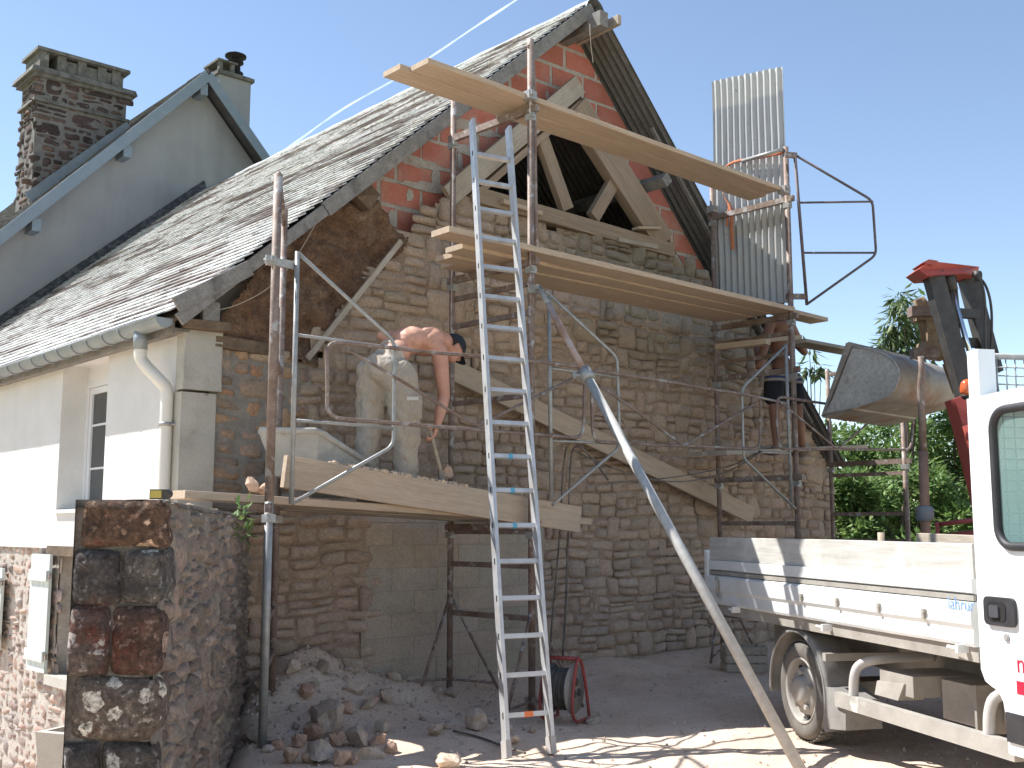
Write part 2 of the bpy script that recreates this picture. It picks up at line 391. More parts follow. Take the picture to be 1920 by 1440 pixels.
# concrete block infill of the old doorway
bx0, bx1 = min(p[0] for p in B_POLY), max(p[0] for p in B_POLY); bz1 = max(p[1] for p in B_POLY)
bb = MB(); z = -.1; k = 0
while z < bz1:
    u = bx0 - (.25 if k % 2 else 0)
    while u < bx1:
        a, b = max(u, bx0-.03), min(u+.5, bx1+.03)
        if b - a > .04:
            bb.grid(lambda s, t: (a+.003+(b-a-.006)*s, -.005 - .004*fb(a+s*.5, z+t*.2, k, 6), z+.003+(min(z+.2, bz1+.02)-z-.006)*t), 4, 2, col((1,1,1), .06))
        u += .5
    z += .2; k += 1
bb.box((bx0-.06, .0, -.2), (bx1+.06, .06, bz1+.05), (.85,.85,.85))
bk = bb.build('block_infill', m_block, barn)
# inner brick gable, opening between the two slopes of the truss
BX0 = AY(660, 400, .2).x
def clip(poly, a, b):            # keep the left side of a->b  (x,z polygons)
    out = []
    f = lambda p: (b[0]-a[0])*(p[1]-a[1]) - (b[1]-a[1])*(p[0]-a[0])
    for i in range(len(poly)):
        p, q = poly[i-1], poly[i]; fp, fq = f(p), f(q)
        if (fp >= 0) != (fq >= 0):
            t = fp/(fp-fq); out.append((p[0]+(q[0]-p[0])*t, p[1]+(q[1]-p[1])*t))
        if fq >= 0: out.append(q)
    return out
BY = .2
TA = AY(1082, 168, BY); TL = AY(868, 372, BY); TR = AY(1262, 462, BY)    # opening
TA, TL, TR = (TA.x, TA.z), (TL.x, TL.z), (TR.x, TR.z)
APX = (4.16, 7.02)
regL = [((-.46, 2.9), APX), (APX, (APX[0]+.001, 9))]
def pieces(rect):
    out = []
    # left strip: below left rake, left of truss line TL->TA
    p = clip(rect, (4.16, zl(4.16)-.1), (-.46, zl(-.46)-.1))
    p = clip(p, (BX0, 9), (BX0, 0)) if p else p
    p = clip(p, (8.6, zr(8.6)-.1), (4.16, zr(4.16)-.1))
    if len(p) < 3: return out
    l = clip(p, TL, TA)
    if len(l) >= 3: out.append(l)
    r = clip(clip(p, TA, TL), TA, TR)
    if len(r) >= 3: out.append(r)
    return out
bm_, mo = MB(), MB(); z = 3.2; k = 0
def flat(mb, poly, y0, y1, tint): 
    mb.prism([(p[0], y1, p[1]) for p in poly], (0, y0-y1, 0), tint)
while z < 7.1:
    u = -.6 - (.25 if k % 2 else 0) + U(-.05, .05)
    while u < 8.7:
        w = .5; j = U(.008, .028); j2 = U(.008, .026)
        for P in pieces([(u+j, z+j2), (u+w-j, z+j2), (u+w-j, z+.245-j2), (u+j, z+.245-j2)]):
            flat(bm_, P, BY, BY+.05, col((1,1,1), .12, .03))
        u += w
    z += .25; k += 1
for P in pieces([(-.6, 3.0), (8.7, 3.0), (8.7, 7.2), (-.6, 7.2)]): flat(mo, P, BY+.006, BY+.12, (1,1,1))
lowp = [(.05, -.2), (8.5, -.2), (8.5, min(TL[1], TR[1])-.02), (.05, min(TL[1], TR[1])-.02)]
lowp = clip(clip(lowp, (4.16, zl(4.16)-.1), (-.46, zl(-.46)-.1)), (8.6, zr(8.6)-.1), (4.16, zr(4.16)-.1))
flat(mo, lowp, BY+.01, BY+.2, (1,1,1))
# smeared mortar over some joints
for i in range(260):
    if i < 190: x = U(1.0, 3.9)
    else: x = U(4.3, 7.6)
    zc = 3.2 + .25*rng.randint(1, 14) + U(-.02, .02); 
    if rng.random() < .35: zc += .12; w, h = U(.02,.05), U(.06,.12)
    else: w, h = U(.06,.30), U(.014,.06)
    pts = []
    for q in range(14):
        a = 2*math.pi*q/14; kk = 1 + .45*nz(q, i, 3, .9); pts.append((x+w*math.cos(a)*kk, zc+h*math.sin(a)*kk))
    cx = [pieces([p, (p[0]+.001, p[1]), (p[0], p[1]+.001)]) for p in pts]
    if all(cx): flat(mo, pts, BY-.004-.00006*i, BY+.01, (1,1,1))
bg_ = bm_.build('brick_gable', m_brick, barn, label='orange red hollow brick gable with smeared grey joints')
mo.build('brick_mortar', m_bmort, bg_)
# timber truss in the opening
def wood_bar(name, a, b, w, h, up, mat, parent=None, bev=.004, **kw):
    """bar with its own long x axis so that grain follows it; a,b world; w across, h along up"""
    a, b = Vector(a), Vector(b); d = b - a; L_ = d.length; x = d.normalized(); u = Vector(up); u = (u - x*u.dot(x)).normalized(); q = u.cross(x)
    mb = MB(); n = max(2, int(L_/.35)); W_, H_ = w/2, h/2; c = min(bev, W_*.3, H_*.3); s = U(0, 99)
    ring = [(-W_+c,-H_),(W_-c,-H_),(W_,-H_+c),(W_,H_-c),(W_-c,H_),(-W_+c,H_),(-W_,H_-c),(-W_,-H_+c)]
    vs = []
    for i in range(n+1):
        t = i/n; oy = .0035*nz(t*L_, s, 0, .9); oz = .0045*nz(t*L_, s, 5, .8)
        for (ry, rz) in ring: vs.append((t*L_, ry*(1+.01*nz(t*L_, s, 9, 3)) + oy, rz + oz))
    fs = [(i*8+k, i*8+(k+1) % 8, (i+1)*8+(k+1) % 8, (i+1)*8+k) for i in range(n) for k in range(8)]
    fs += [tuple(range(8))[::-1], tuple(n*8+k for k in range(8))]
    mb.add(vs, fs)
    off = LOC[parent] if parent in LOC else Vector((0,0,0))
    me = bpy.data.meshes.new(name); me.from_pydata(mb.v, [], mb.f); me.materials.append(mat)
    o = bpy.data.objects.new(name, me); scene.collection.objects.link(o)
    if parent is not None: o.parent = parent
    p = a - off
    o.matrix_basis = Matrix(((x.x, q.x, u.x, p.x), (x.y, q.y, u.y, p.y), (x.z, q.z, u.z, p.z), (0,0,0,1)))
    LOC[o] = a
    return tag(o, kw.get('label'), kw.get('cat'), kw.get('group'), kw.get('kind'))
def mid(a, b, y): 
    p = (AY(*a, y) + AY(*b, y)) / 2; return p
def member(name, a1, b1, a2, b2, y, depth, mat, parent, **kw):   # edges a1-a2 and b1-b2 in the plane y
    A, B = mid(a1, b1, y), mid(a2, b2, y); w = ((AY(*a1, y)-AY(*b1, y)).length + (AY(*a2, y)-AY(*b2, y)).length)/2
    d = (B-A).normalized(); e_ = AY(*a1, y)-AY(*b1, y); w = (e_ - d*e_.dot(d)).length
    A = A + Vector((0, depth/2, 0)); B = B + Vector((0, depth/2, 0))
    return wood_bar(name, A, B, w, depth, (0, 1, 0), mat, parent, **kw)
truss = bpy.data.objects.new('truss', None); scene.collection.objects.link(truss); truss.parent = barn; LOC[truss] = Vector((0,0,0))
member('rafter', (818,362), (868,372), (1070,143), (1108,172), -.03, .06, m_greywood, truss)
member('rafter', (876,372), (896,372), (1084,196), (1098,190), -.02, .13, m_truss, truss)
member('rafter', (1098,180), (1072,215), (1270,458), (1228,452), -.05, .13, m_truss, truss)
member('strut', (1008,256), (1026,246), (1056,392), (1078,392), .0, .08, m_truss, truss)
member('strut', (1147,332), (1181,316), (1104,404), (1128,410), -.01, .08, m_truss, truss)
member('tie_beam', (892,348), (892,378), (1268,456), (1264,482), -.06, .20, m_truss, truss)
member('wedge_board', (945,372), (945,381), (1020,395), (1016,404), -.12, .10, m_wood, truss)
member('wedge_board', (1195,424), (1200,429), (1240,424), (1240,430), -.12, .10, m_wood, truss)
# loose boards resting on the top of the stone gable
# ---- roofs
def slates(mb, E0, along, up, nrm, width, length, expo, L_along, tintf, th=.012, jit=1.0):
    rows = int(length/expo)
    for r in range(rows):
        n = int(width/L_along)+1
        for c in range(n+1):
            a0 = c*L_along - (L_along/2 if r % 2 else 0); a1 = min(a0 + L_along - .004, width); a0 = max(a0, 0)
            if a1 - a0 < .03: continue
            lift = U(0, .006)*jit; sk = U(-.006, .006)*jit
            b0 = r*expo - .006 + sk; b1 = b0 + expo*1.35
            P = lambda a, b, o: E0 + along*a + up*b + nrm*o
            o0 = .024 + lift; o1 = .002
            l2 = U(-.004, .004)*jit
            q = [P(a0,b0+U(-.004,.004),o0-th), P(a1,b0+U(-.004,.004),o0-th+l2), P(a1,b1,o1-th), P(a0,b1,o1-th), P(a0,b0,o0), P(a1,b0,o0+l2), P(a1,b1,o1), P(a0,b1,o1)]
            mb.hexa(q, tintf(r, c))
upL = Vector((4.13+.46, 0, zl(4.13)-3.06)); lenL = upL.length; upL.normalize(); nL = Vector((-upL.z, 0, upL.x))
roof = MB(); YA = Vector((0, 1, 0))
slates(roof, Vector((-.47, -.22, 3.08)), YA, upL, nL, 9.1, lenL-.02, .105, .20, lambda r, c: col((1,1,1), .14, .03), jit=.55)
# carrying boards below the slates, so that no light shows through
roof_o = roof.build('slate_roof', m_slate, barn)
sb = MB(); A0, A1 = Vector((-.44, -.16, 3.03)), Vector((4.15, -.16, zl(4.15)-.05))
sb.prism([A0, A1, A1-Vector((0,0,.03)), A0-Vector((0,0,.03))], (0, 9.04, 0)); sb.build('sarking_boards', m_oldwood, roof_o)
# ridge capping
rc = MB(); rc.grid(lambda s, t: (4.16 + .17*math.sin((t-.5)*2.1)*1.0, -.24 + s*9.1, 7.115 - .24*(1-math.cos((t-.5)*2.2)) + .006*math.sin(s*9.1/.4*math.pi)), 60, 8)
rc.build('ridge_cap', m_zinc, roof_o)
# verge boards on the left rake
def rake_pt(x, dz, y): return Vector((x, y, zl(x)+dz))
wood_bar('verge_board', rake_pt(.85,-.075,-.225), rake_pt(4.12,-.075,-.225), .035, .13, (0,0,1), m_verge, barn)
wood_bar('verge_board', rake_pt(-.42,-.075,-.225), rake_pt(.84,-.075,-.227), .03, .10, (0,0,1), m_verge, barn)
p0, p1 = AY(330, 572, -.24), AY(468, 502, -.24)
wood_bar('verge_board', p0, p1, .03, .125, (0,0,1), m_verge, barn)
# right slope: corrugated sheets
upR = Vector((8.75-4.25, 0, zr(8.75)-7.03)); lenR = upR.length; upR.normalize(); nR = Vector((-upR.z, 0, upR.x))
cs = MB()
cs.grid(lambda s, t: Vector((4.25, -.22+9.3*t, 7.06)) + upR*(lenR*s) + nR*(.018*math.sin((9.3*t)/.088*2*math.pi)), 6, 106*8)
cs.v += [tuple(Vector(p) + nR*.007) for p in cs.v]; n0 = len(cs.v)//2; cs.t *= 2
cs.f += [tuple(i+n0 for i in f) for f in cs.f]; cs.sm *= 2; cs.mi *= 2
cs.f += [(i, i+1, n0+i+1, n0+i) for i in range(6)]; cs.sm += [False]*6; cs.mi += [0]*6
cs.build('corrugated_roof', m_fibre, barn)
# battens, purlins and their ends
wood_bar('purlin', (4.10, -.42, 6.80), (4.10, 8.9, 6.80), .12, .17, (0,0,1), m_verge, barn)
wood_bar('purlin', (4.30, -.46, 6.84), (4.42, 2.0, 6.84), .05, .11, (0,0,1), m_greywood, barn)
q = AY(692, 368, -.12); q.x -= .02
wood_bar('purlin', (q.x, -.14, q.z), (q.x, 8.9, q.z), .17, .20, (.6,0,.8), m_oldwood, barn)
q = AY(1246, 338, -.2)
wood_bar('purlin', (q.x, -.24, q.z), (q.x, 8.9, q.z), .12, .13, (.7,0,.7), m_verge, barn)
wood_bar('batten', Vector((5.2,-.1,zr(5.2)-.06)), Vector((8.2,-.1,zr(8.2)-.06)), .05, .03, nR, m_verge, barn)
q = AY(385, 585, -.05); wood_bar('wall_plate', (q.x, -.16, q.z-.02), (q.x, 3, q.z-.02), .14, .17, (0,0,1), m_verge, barn)
q = AY(360, 597, -.05); wood_bar('wall_plate', (q.x-.1, -.1, q.z-.06), (q.x+.28, -.1, q.z-.05), .14, .07, (0,0,1), m_oldwood, barn)
p0, p1 = AY(398, 640, .0), AY(520, 660, .0); wood_bar('wall_plate', p0, p1, .12, .10, (0,0,1), m_oldwood, barn)
# ---- concrete corner of the gable
cp = MB(); a = AY(399, 900, -.03).x
def strip(z0, z1, x1, y): 
    cp.grid(lambda s, t: (XW-.02+(x1-XW+.02)*s, y - .006*fb(s*3, t*4+z0, 0, 2), z0+(z1-z0)*t), 4, 18)
    cp.grid(lambda s, t: (x1+.008*nz(t*5, z0, 1), y-.004+.12*s, z0+(z1-z0)*t), 2, 18)
    cp.grid(lambda s, t: (XW-.02, y+.14*(1-s), z0+(z1-z0)*t), 2, 4)
    cp.box((XW-.015, y+.012, z0), (x1-.01, y+.12, z1))
strip(1.3, 2.50, a, -.035); strip(2.52, 3.02, a+.03, -.06)
cp.build('concrete_corner', m_cement, barn)
# ---- white side wall (plane x = XW) with window
wa, wb = AX(105, 955, XW), AX(193, 910, XW); WY0, WY1 = wb.y, wa.y; WZ0, WZ1 = 1.585, AX(195, 662, XW).z
WB = AX(155, 1030, XW).z
w = MB()
def wall_x(mb, y0, y1, z0, z1, x=XW, d=.3):
    mb.box((x, y0, z0), (x+d, y1, z1))
wall_x(w, .085, WY0, WB, 3.1); wall_x(w, WY1, 9.0, WB, 3.1); wall_x(w, WY0, WY1, WB, WZ0-.002); wall_x(w, WY0, WY1, WZ1, 3.1)
w.build('white_side_wall', m_white, barn)
win = MB(); fx = XW+.235
def frame_x(mb, x, y0, y1, z0, z1, t, d): 
    mb.box((x, y0, z0), (x+d, y0+t, z1)); mb.box((x, y1-t, z0), (x+d, y1, z1)); mb.box((x, y0+t, z0), (x+d, y1-t, z0+t)); mb.box((x, y0+t, z1-t), (x+d, y1-t, z1))
zt = WZ1-.16
win.box((fx+.005, WY0, zt), (fx+.06, WY1, WZ1))         # shutter box above the window
frame_x(win, fx, WY0, WY1, WZ0, zt, .05, .06); frame_x(win, fx+.012, WY0+.055, (WY0+WY1)/2-.002, WZ0+.055, zt-.055, .06, .04); frame_x(win, fx+.012, (WY0+WY1)/2+.002, WY1-.055, WZ0+.055, zt-.055, .06, .04)
wo_ = win.build('window', m_wframe, barn)
m_glass = M('window_glass', (.03,.035,.04), None, rough=.06, spec=.8)
pane = MB(); pane.box((fx+.03, WY0+.1, WZ0+.1), (fx+.036, WY1-.1, zt-.1)); pane.build('pane', m_glass, wo_)
bars = MB()
for q in (.33, .66): bars.box((fx+.022, WY0+.112, WZ0+(zt-WZ0)*q), (fx+.029, WY1-.112, WZ0+(zt-WZ0)*q+.02))
bars.build('glazing_bars', m_wframe, wo_)
si = MB(); si.box((XW-.03, WY0+.003, WZ0), (fx-.002, WY1-.003, WZ0+.035)); si.build('sill', m_white, wo_)
# ---- lower stone storey of the side wall
m_stone2 = M('side_stone', (.36,.285,.24), (.46,.375,.32), 12, .95, .9, 60, tint=True, bdist=.012, grain=.3, gs=45)
pl2 = lambda u, z, o: (XW+.03-o, u, z)
CW0, CW1 = AX(150, 1100, XW).y, AX(100, 1150, XW).y     # cellar opening (y)
CWZ0, CWZ1 = AX(120, 1270, XW).z, AX(125, 1043, XW).z
def zone2(u, z):
    return None if (CW0-.9 < u < CW1+.02 and CWZ0-.09 < z < CWZ1) else 's'
P2 = masonry(pl2, zone2, lambda k, u, z: dict(bulge=U(.006,.014), gap=U(.001,.005), tint=col(rng.choice([(1,.9,.86),(.9,.9,.92),(.8,.75,.75),(1.1,1,.95)]), .2)), .3, 7.0, -1.5, WB-.06, H=(.12,.22), W=(.16,.42))
ls = P2['s'].build('lower_stone_wall', m_stone2, barn)
lb = MB(); 
for (y0, y1, z0, z1) in ((.1, CW0-.9, -1.6, WB-.003), (CW1, 9, -1.6, WB-.003), (CW0-.9, CW1, -1.6, CWZ0-.1), (CW0-.9, CW1, CWZ1, WB-.003)):
    lb.grid(lambda s, t: (XW+.030-.008*fb(y0+(y1-y0)*s, z0+(z1-z0)*t, 2, 9), y0+(y1-y0)*s, z0+(z1-z0)*t), max(2, int((y1-y0)/.06)), max(2, int((z1-z0)/.06)))
    lb.box((XW+.05, y0, z0), (XW+.4, y1, z1))
lb.build('joint_bedding', m_bmort, ls)
cwin = MB(); cwin.box((XW+.2, CW0-.85, CWZ0), (XW+.24, CW1, CWZ1)); 
for q in (.28, .42, .6): cwin.box((XW+.18, CW0-.85, CWZ0+(CWZ1-CWZ0)*q), (XW+.2, CW1, CWZ0+(CWZ1-CWZ0)*q+.02))
cw_ = cwin.build('cellar_window', M('dark_grey_wood', (.06,.065,.065), (.10,.10,.10), 6, .8), barn)
sl = MB(); sl.box((XW-.05, CW0-.9, CWZ0-.09), (XW+.3, CW1+.02, CWZ0-.003)); sl.build('sill', m_cement, cw_)
li = MB(); li.box((XW-.005, CW0-.9, CWZ1), (XW+.02, CW1+.25, CWZ1+.09)); li.build('lintel', m_oldwood, cw_)
# open shutter beside the cellar window (lies against the wall), and one more at the left edge
m_pale = M('pale_green_paint', (.62,.68,.65), (.52,.57,.54), 5, .6, .2, 30, stretch=(6,6,1), c3=(.40,.38,.34), s3=5, lo3=.64, hi3=.7)
def shutter(y0, y1, z0, z1, x):
    s_ = MB(); n = 4
    for i in range(n): s_.box((x-.03, y0+(y1-y0)*i/n+.002, z0+U(-.004,.004)), (x-.002, y0+(y1-y0)*(i+1)/n-.002, z1))
    for q in (.14, .82): s_.box((x-.055, y0+.01, z0+(z1-z0)*q-.05), (x-.031, y1-.01, z0+(z1-z0)*q+.05))
    o = s_.build('shutter', m_pale, barn)
    for q in (.14, .82):
        h = MB(); h.bar((x-.03, y0-.03, z0+(z1-z0)*q), (x-.03, y0+.02, z0+(z1-z0)*q), .02, .05); h.build('hinge', m_rust, o)
shutter(CW1+.02, AX(64, 1140, XW).y, CWZ0+.0, CWZ1+.01, XW-.02)
shutter(AX(12, 1140, XW).y, AX(12, 1140, XW).y+.5, CWZ0+.12, CWZ1-.15, XW-.03)
# ---- gutter and downpipe
gu = MB(); GX, GZ = -.50, 3.035
def gut(s, t):
    a = math.pi*(1.02 + .96*t); return (GX+.075*math.cos(a), -.16+9.05*s, GZ+.075*math.sin(a)+.0)
gu.grid(gut, 30, 10)
gu.grid(lambda s, t: (GX+.070*math.cos(math.pi*(1.02+.96*(1-t))), -.16+9.05*s, GZ+.070*math.sin(math.pi*(1.02+.96*(1-t)))), 30, 10)
gu.tube([(GX-.077, -.16, GZ), (GX-.077, 8.9, GZ)], .011, 8)
gu.add([(GX, -.158, GZ)] + [(GX+.074*math.cos(math.pi*(1+k/10)), -.158, GZ+.074*math.sin(math.pi*(1+k/10))) for k in range(11)], [(0, k+1, k+2) for k in range(10)])
gu_o = gu.build('gutter', m_zinc, barn)
br = MB(); br.tube([(GX+.08*math.cos(math.pi*(1+k/10)), .55, GZ+.08*math.sin(math.pi*(1+k/10))) for k in range(11)], .009, 6)
b0 = br.build('gutter_bracket', m_zinc, gu_o)
for k in range(1, 25):
    b1 = b0.copy(); b1.location.y += .34*k; scene.collection.objects.link(b1)
fb_ = MB(); fb_.box((-.415, -.10, 2.93), (-.395, 8.9, 3.03)); fb_.box((-.395, -.10, 2.96), (XW, 8.9, 2.98)); fb_.build('eaves_board', m_verge, barn)
dp = MB(); PX = XW-.065
dy = .12
path = [(GX, dy+.16, 2.97), (GX, dy+.16, 2.80), (GX+.015, dy+.15, 2.74), (PX-.06, dy+.03, 2.60), (PX, dy, 2.53), (PX, dy, 2.4), (PX, dy, 1.2)]
def smooth(P, it=2):
    P = [Vector(p) for p in P]
    for _ in range(it):
        Q = [P[0]]
        for i in range(len(P)-1): Q += [P[i]*.75+P[i+1]*.25, P[i]*.25+P[i+1]*.75]
        P = Q + [P[-1]]
    return P
dp.tube(smooth(path), .05, 14); dpo = dp.build('downpipe', m_pvc, barn)
d2 = MB(); d2.tube([(GX, dy+.16, 2.99), (GX, dy+.16, 2.84)], .056, 14); d2.build('gutter_outlet', m_zinc, dpo)
d3 = MB(); d3.tube([(PX, dy, 2.235), (PX, dy, 2.265)], .057, 14); d3.tube([(PX+.02, dy-.05, 2.25), (XW+.02, dy-.075, 2.25)], .012, 6); d3.build('pipe_clip', m_galv, dpo)
# far right end of the gable and the back, so that the house is closed
eb = MB(); eb.box((8.25, .05, -.1), (8.5, 9.0, 2.55)); eb.build('end_wall', m_stone, barn)
# ---- the neighbouring house
NY = 8.98
nh = thing('neighbour_house', (4, NY, 0), 'taller grey rendered house with steep slate roof and chimneys behind the barn', 'house')
NA = (4.02, 9.08); NS = 1.07
def nz_l(x): return NA[1] - NS*(NA[0]-x)
def nz_r(x): return NA[1] - NS*(x-NA[0])
nw = MB(); nw.prism([(-1.6, NY, -2), (9.6, NY, -2), (9.6, NY, nz_r(9.6)-.1), (NA[0], NY, NA[1]-.14), (-1.6, NY, nz_l(-1.6)-.1)], (0, 9, 0))
nw.build('gable_wall', m_beige, nh)
nr = MB(); u_ = Vector((1, 0, NS)).normalized(); n_ = Vector((-NS, 0, 1)).normalized(); LL = (NA[0]+1.8)*math.sqrt(1+NS*NS)
slates(nr, Vector((-1.8, NY-.32, nz_l(-1.8)+.03)), YA, u_, n_, 7, LL, .15, .24, lambda r, c: col((1,1,1), .2, .03))
u2 = Vector((-1, 0, NS)).normalized(); n2 = Vector((NS, 0, 1)).normalized()
slates(nr, Vector((9.8, NY-.32, nz_r(9.8)+.03)), YA, u2, n2, 7, (9.8-NA[0])*math.sqrt(1+NS*NS), .3, .5, lambda r, c: col((1,1,1), .2, .03))
for sgn, f in ((-1, nz_l), (1, nz_r)):
    A, B = Vector((NA[0], NY-.30, NA[1]-.005)), Vector((NA[0]+sgn*5.8, NY-.30, f(NA[0]+sgn*5.8)-.005))
    nr.prism([A, B, B-Vector((0,0,.05)), A-Vector((0,0,.05))], (0, 7, 0), (.6,.6,.6))
nr_o = nr.build('slate_roof', m_slate2, nh)
for sgn, f in ((-1, nz_l), (1, nz_r)):
    a = Vector((NA[0]-sgn*.0, NY-.335, NA[1]-.06)); b = Vector((NA[0]+sgn*5.8, NY-.335, f(NA[0]+sgn*5.8)-.06))
    wood_bar('verge_board', a, b, .03, .17, (0,0,1), m_blueboard, nh)
for px, py in ((62, 425), (232, 288), (375, 172)):
    q = AY(px, py, NY-.15); wood_bar('purlin_end', (q.x, NY-.31, q.z), (q.x, NY+.1, q.z), .13, .2, (0,0,1), m_blueboard, nh)
fl = MB(); 
def flash(s, t):
    x = -.5 + (4.16+.5)*s; return Vector((x, NY-.02-.10*(1-t)-.01*U(0,1), zl(x)+.03+.17*t+.012*fb(x, t, 0, 6)))
fl.grid(flash, 80, 3); fl.build('flashing', M('mossy_cement', (.045,.048,.05), (.12,.12,.115), 14, 1, .8, 40, lo=.45, hi=.62), nh)
# chimneys
m_chim = M('chimney_stone', (.10,.072,.062), (.16,.12,.10), 9, .95, .8, 50, tint=True, grain=.35, gs=30, bdist=.015, c3=(.25,.24,.21), s3=6, lo3=.6, hi3=.68)
m_chmort = M('chimney_mortar', (.14,.13,.115), (.20,.19,.17), 8, 1, .7, 60)
cy0 = NY+.62; cA = AY(57, 373, cy0); cB = AY(238, 190, cy0); x0, x1 = cA.x, cB.x; zT = AY(60, 180, cy0).z; cy1 = cy0+.72
def chim_stones(x0, x1, y0, y1, z0, z1, mb):
    fl_ = lambda u, z, o: (u, y0-o, z); sd = lambda u, z, o: (x0-o, u, z)
    for pl_, a, b in ((fl_, x0, x1), (sd, y0, y1)):
        P = masonry(pl_, lambda u, z: 's' if a+.02 < u < b-.02 and z0+.03 < z < z1-.03 else None, lambda k, u, z: dict(bulge=U(.008,.02), gap=U(.004,.016), tint=col(rng.choice([(.8,.72,.7),(.6,.56,.56),(1.0,.85,.78),(.4,.38,.38)]), .25)), a, b, z0, z1, H=(.16,.3), W=(.25,.6), warp=lambda u, z: (.02*nz(u, z, 2, 3), .02*nz(u, z, 7, 3)))
        for o in P.values(): n = len(o.v); mb.add(o.v, o.f, None, True); mb.t[-n:] = o.t
cst = MB(); chim_stones(x0, x1, cy0, cy1, 6.0, zT+.36, cst)
ch = cst.build('chimney', m_chim, nh, label='broad brown rubble stone chimney')
cc = MB(); cc.box((x0+.005, cy0+.005, 5.5), (x1-.005, cy1, zT+.36)); cc.build('mortar_core', m_chmort, ch)
m_chcap = M('lichen_slab', (.09,.085,.07), (.20,.19,.16), 8, .95, .7, 40, c3=(.28,.27,.24), s3=5, lo3=.6, hi3=.7)
cp_ = MB()
def slab(z, h, o, mb=cp_): mb.hexa([(x0-o,cy0-o,z),(x1+o,cy0-o,z),(x1+o,cy1+o,z),(x0-o,cy1+o,z),(x0-o*.8,cy0-o*.8,z+h),(x1+o*.8,cy0-o*.8,z+h),(x1+o*.8,cy1+o*.8,z+h),(x0-o*.8,cy1+o*.8,z+h)])
slab(zT-.06, .055, .05); slab(zT+.34, .06, .08); slab(zT+.40, .09, .13)
cp_.hexa([(x0-.03,cy0-.03,zT+.49),(x1+.03,cy0-.03,zT+.49),(x1+.03,cy1+.03,zT+.49),(x0-.03,cy1+.03,zT+.49),(x0+.12,cy0+.1,zT+.56),(x1-.12,cy0+.1,zT+.56),(x1-.12,cy1-.1,zT+.56),(x0+.12,cy1-.1,zT+.56)])
zz = zT+.50
for q in (0, .22, .48, .74, .93):
    a = x0+.03+(x1-x0-.2)*q; cp_.box((a, cy0+.02, zz), (a+.14, cy1-.02, zz+.30))
cp_.box((x0+.40, cy0+.05, zz), (x1-.06, cy0+.12, zz+.25)); cp_.box((x0+.40, cy1-.12, zz), (x1-.06, cy1-.05, zz+.29)); cp_.box((x1-.08, cy0+.14, zz), (x1-.03, cy1-.14, zz+.27)); cp_.box((x0+.42, cy0+.13, zz), (x1-.12, cy1-.13, zz+.2))
slab(zz+.302, .055, .03); cp_.build('chimney_cap', m_chcap, ch)
fl2 = MB(); fl2.bar((x0-.05, cy0-.03, nz_l(x0)+.14), (x1+.05, cy0-.03, nz_l(x1)+.14), .03, .16); fl2.build('flashing', m_zinc, ch)
q = AY(206, 262, NY+.9); vp = MB(); vp.lathe((q.x, q.y, q.z-.3), (0,0,1), [(.07,-.2),(.07,.22),(.10,.22),(.10,.30),(.08,.31),(.08,.34),(.11,.34),(.11,.40),(0,.41)], 16); vp.build('roof_vent', m_pvc, nh)
# rendered chimney with cowl
gy = NY+1.1; a = AY(409, 200, gy); b = AY(469, 200, gy); zt2 = AY(410, 138, gy).z
gc = MB(); gc.box((a.x, gy, 6), (b.x, gy+.62, zt2)); gco = gc.build('chimney', m_beige, nh, label='grey rendered chimney with black metal cowl')
g2 = MB(); g2.box((a.x-.05, gy-.05, zt2), (b.x+.05, gy+.67, zt2+.07)); g2.box((a.x+.0, gy, zt2+.07), (b.x-.0, gy+.62, zt2+.10))
for (u, v) in ((.02,.05),(.02,.5),(.26,.05),(.26,.5)): g2.box((a.x+u, gy+v, zt2+.1), (a.x+u+.07, gy+v+.08, zt2+.28))
g2.box((a.x-.02, gy+.02, zt2+.28), (a.x+.38, gy+.62, zt2+.32)); g2.build('chimney_cap', m_chcap, gco)
g3 = MB(); cx, cy = b.x-.2, gy+.25
g3.lathe((cx, cy, zt2+.1), (0,0,1), [(.15,0),(.15,.12),(.10,.14),(.09,.30),(.15,.31),(.15,.34),(.07,.36),(.07,.42),(.20,.43),(.20,.46),(.05,.53),(0,.535)], 18); g3.build('chimney_cowl', m_dark, gco)
# ---- garden wall, running out from the corner of the gable
CR = AP(300, 1000, GP0, GN); CR.z = 0
gl = AP(150, 1000, CR, GD); gl.z = 0; wid = (gl-CR).length; GT = 1.55
gwall = thing('garden_wall', (CR.x, CR.y, -1.3), 'low rubble garden wall with big dark lichened corner blocks, running out from the barn', 'wall')
LG = (Vector((.36, 0, 0)) - CR).dot(GD)
def pe(u, z, o): return CR - GN*u - GD*o + Vector((0,0,z))          # end face, u to the left
def pr(u, z, o): return CR + GD*u + GN*o + Vector((0,0,z))          # right face
gw1 = MB(); gw2 = MB()
m_quoin = M('lichened_block', (.075,.062,.055), (.16,.135,.115), 16, 1, 1, 60, tint=True, bdist=.03, c3=(.16,.055,.03), s3=2.4, lo3=.54, hi3=.63, c4=(.36,.34,.31), s4=30, lo4=.56, hi4=.66, grain=.6, gs=55, spots=(13, 1.0, (.60,.60,.56)))
m_rub = M('garden_rubble', (.215,.175,.15), (.30,.25,.215), 10, 1, .9, 60, tint=True, bdist=.015, c3=(.33,.28,.23), s3=1.2, lo3=.5, hi3=.7, grain=.35, gs=45)
z = -1.35; k = 0; hs = [.26,.22,.24,.20,.22,.24,.20,.23]
zs_ = []
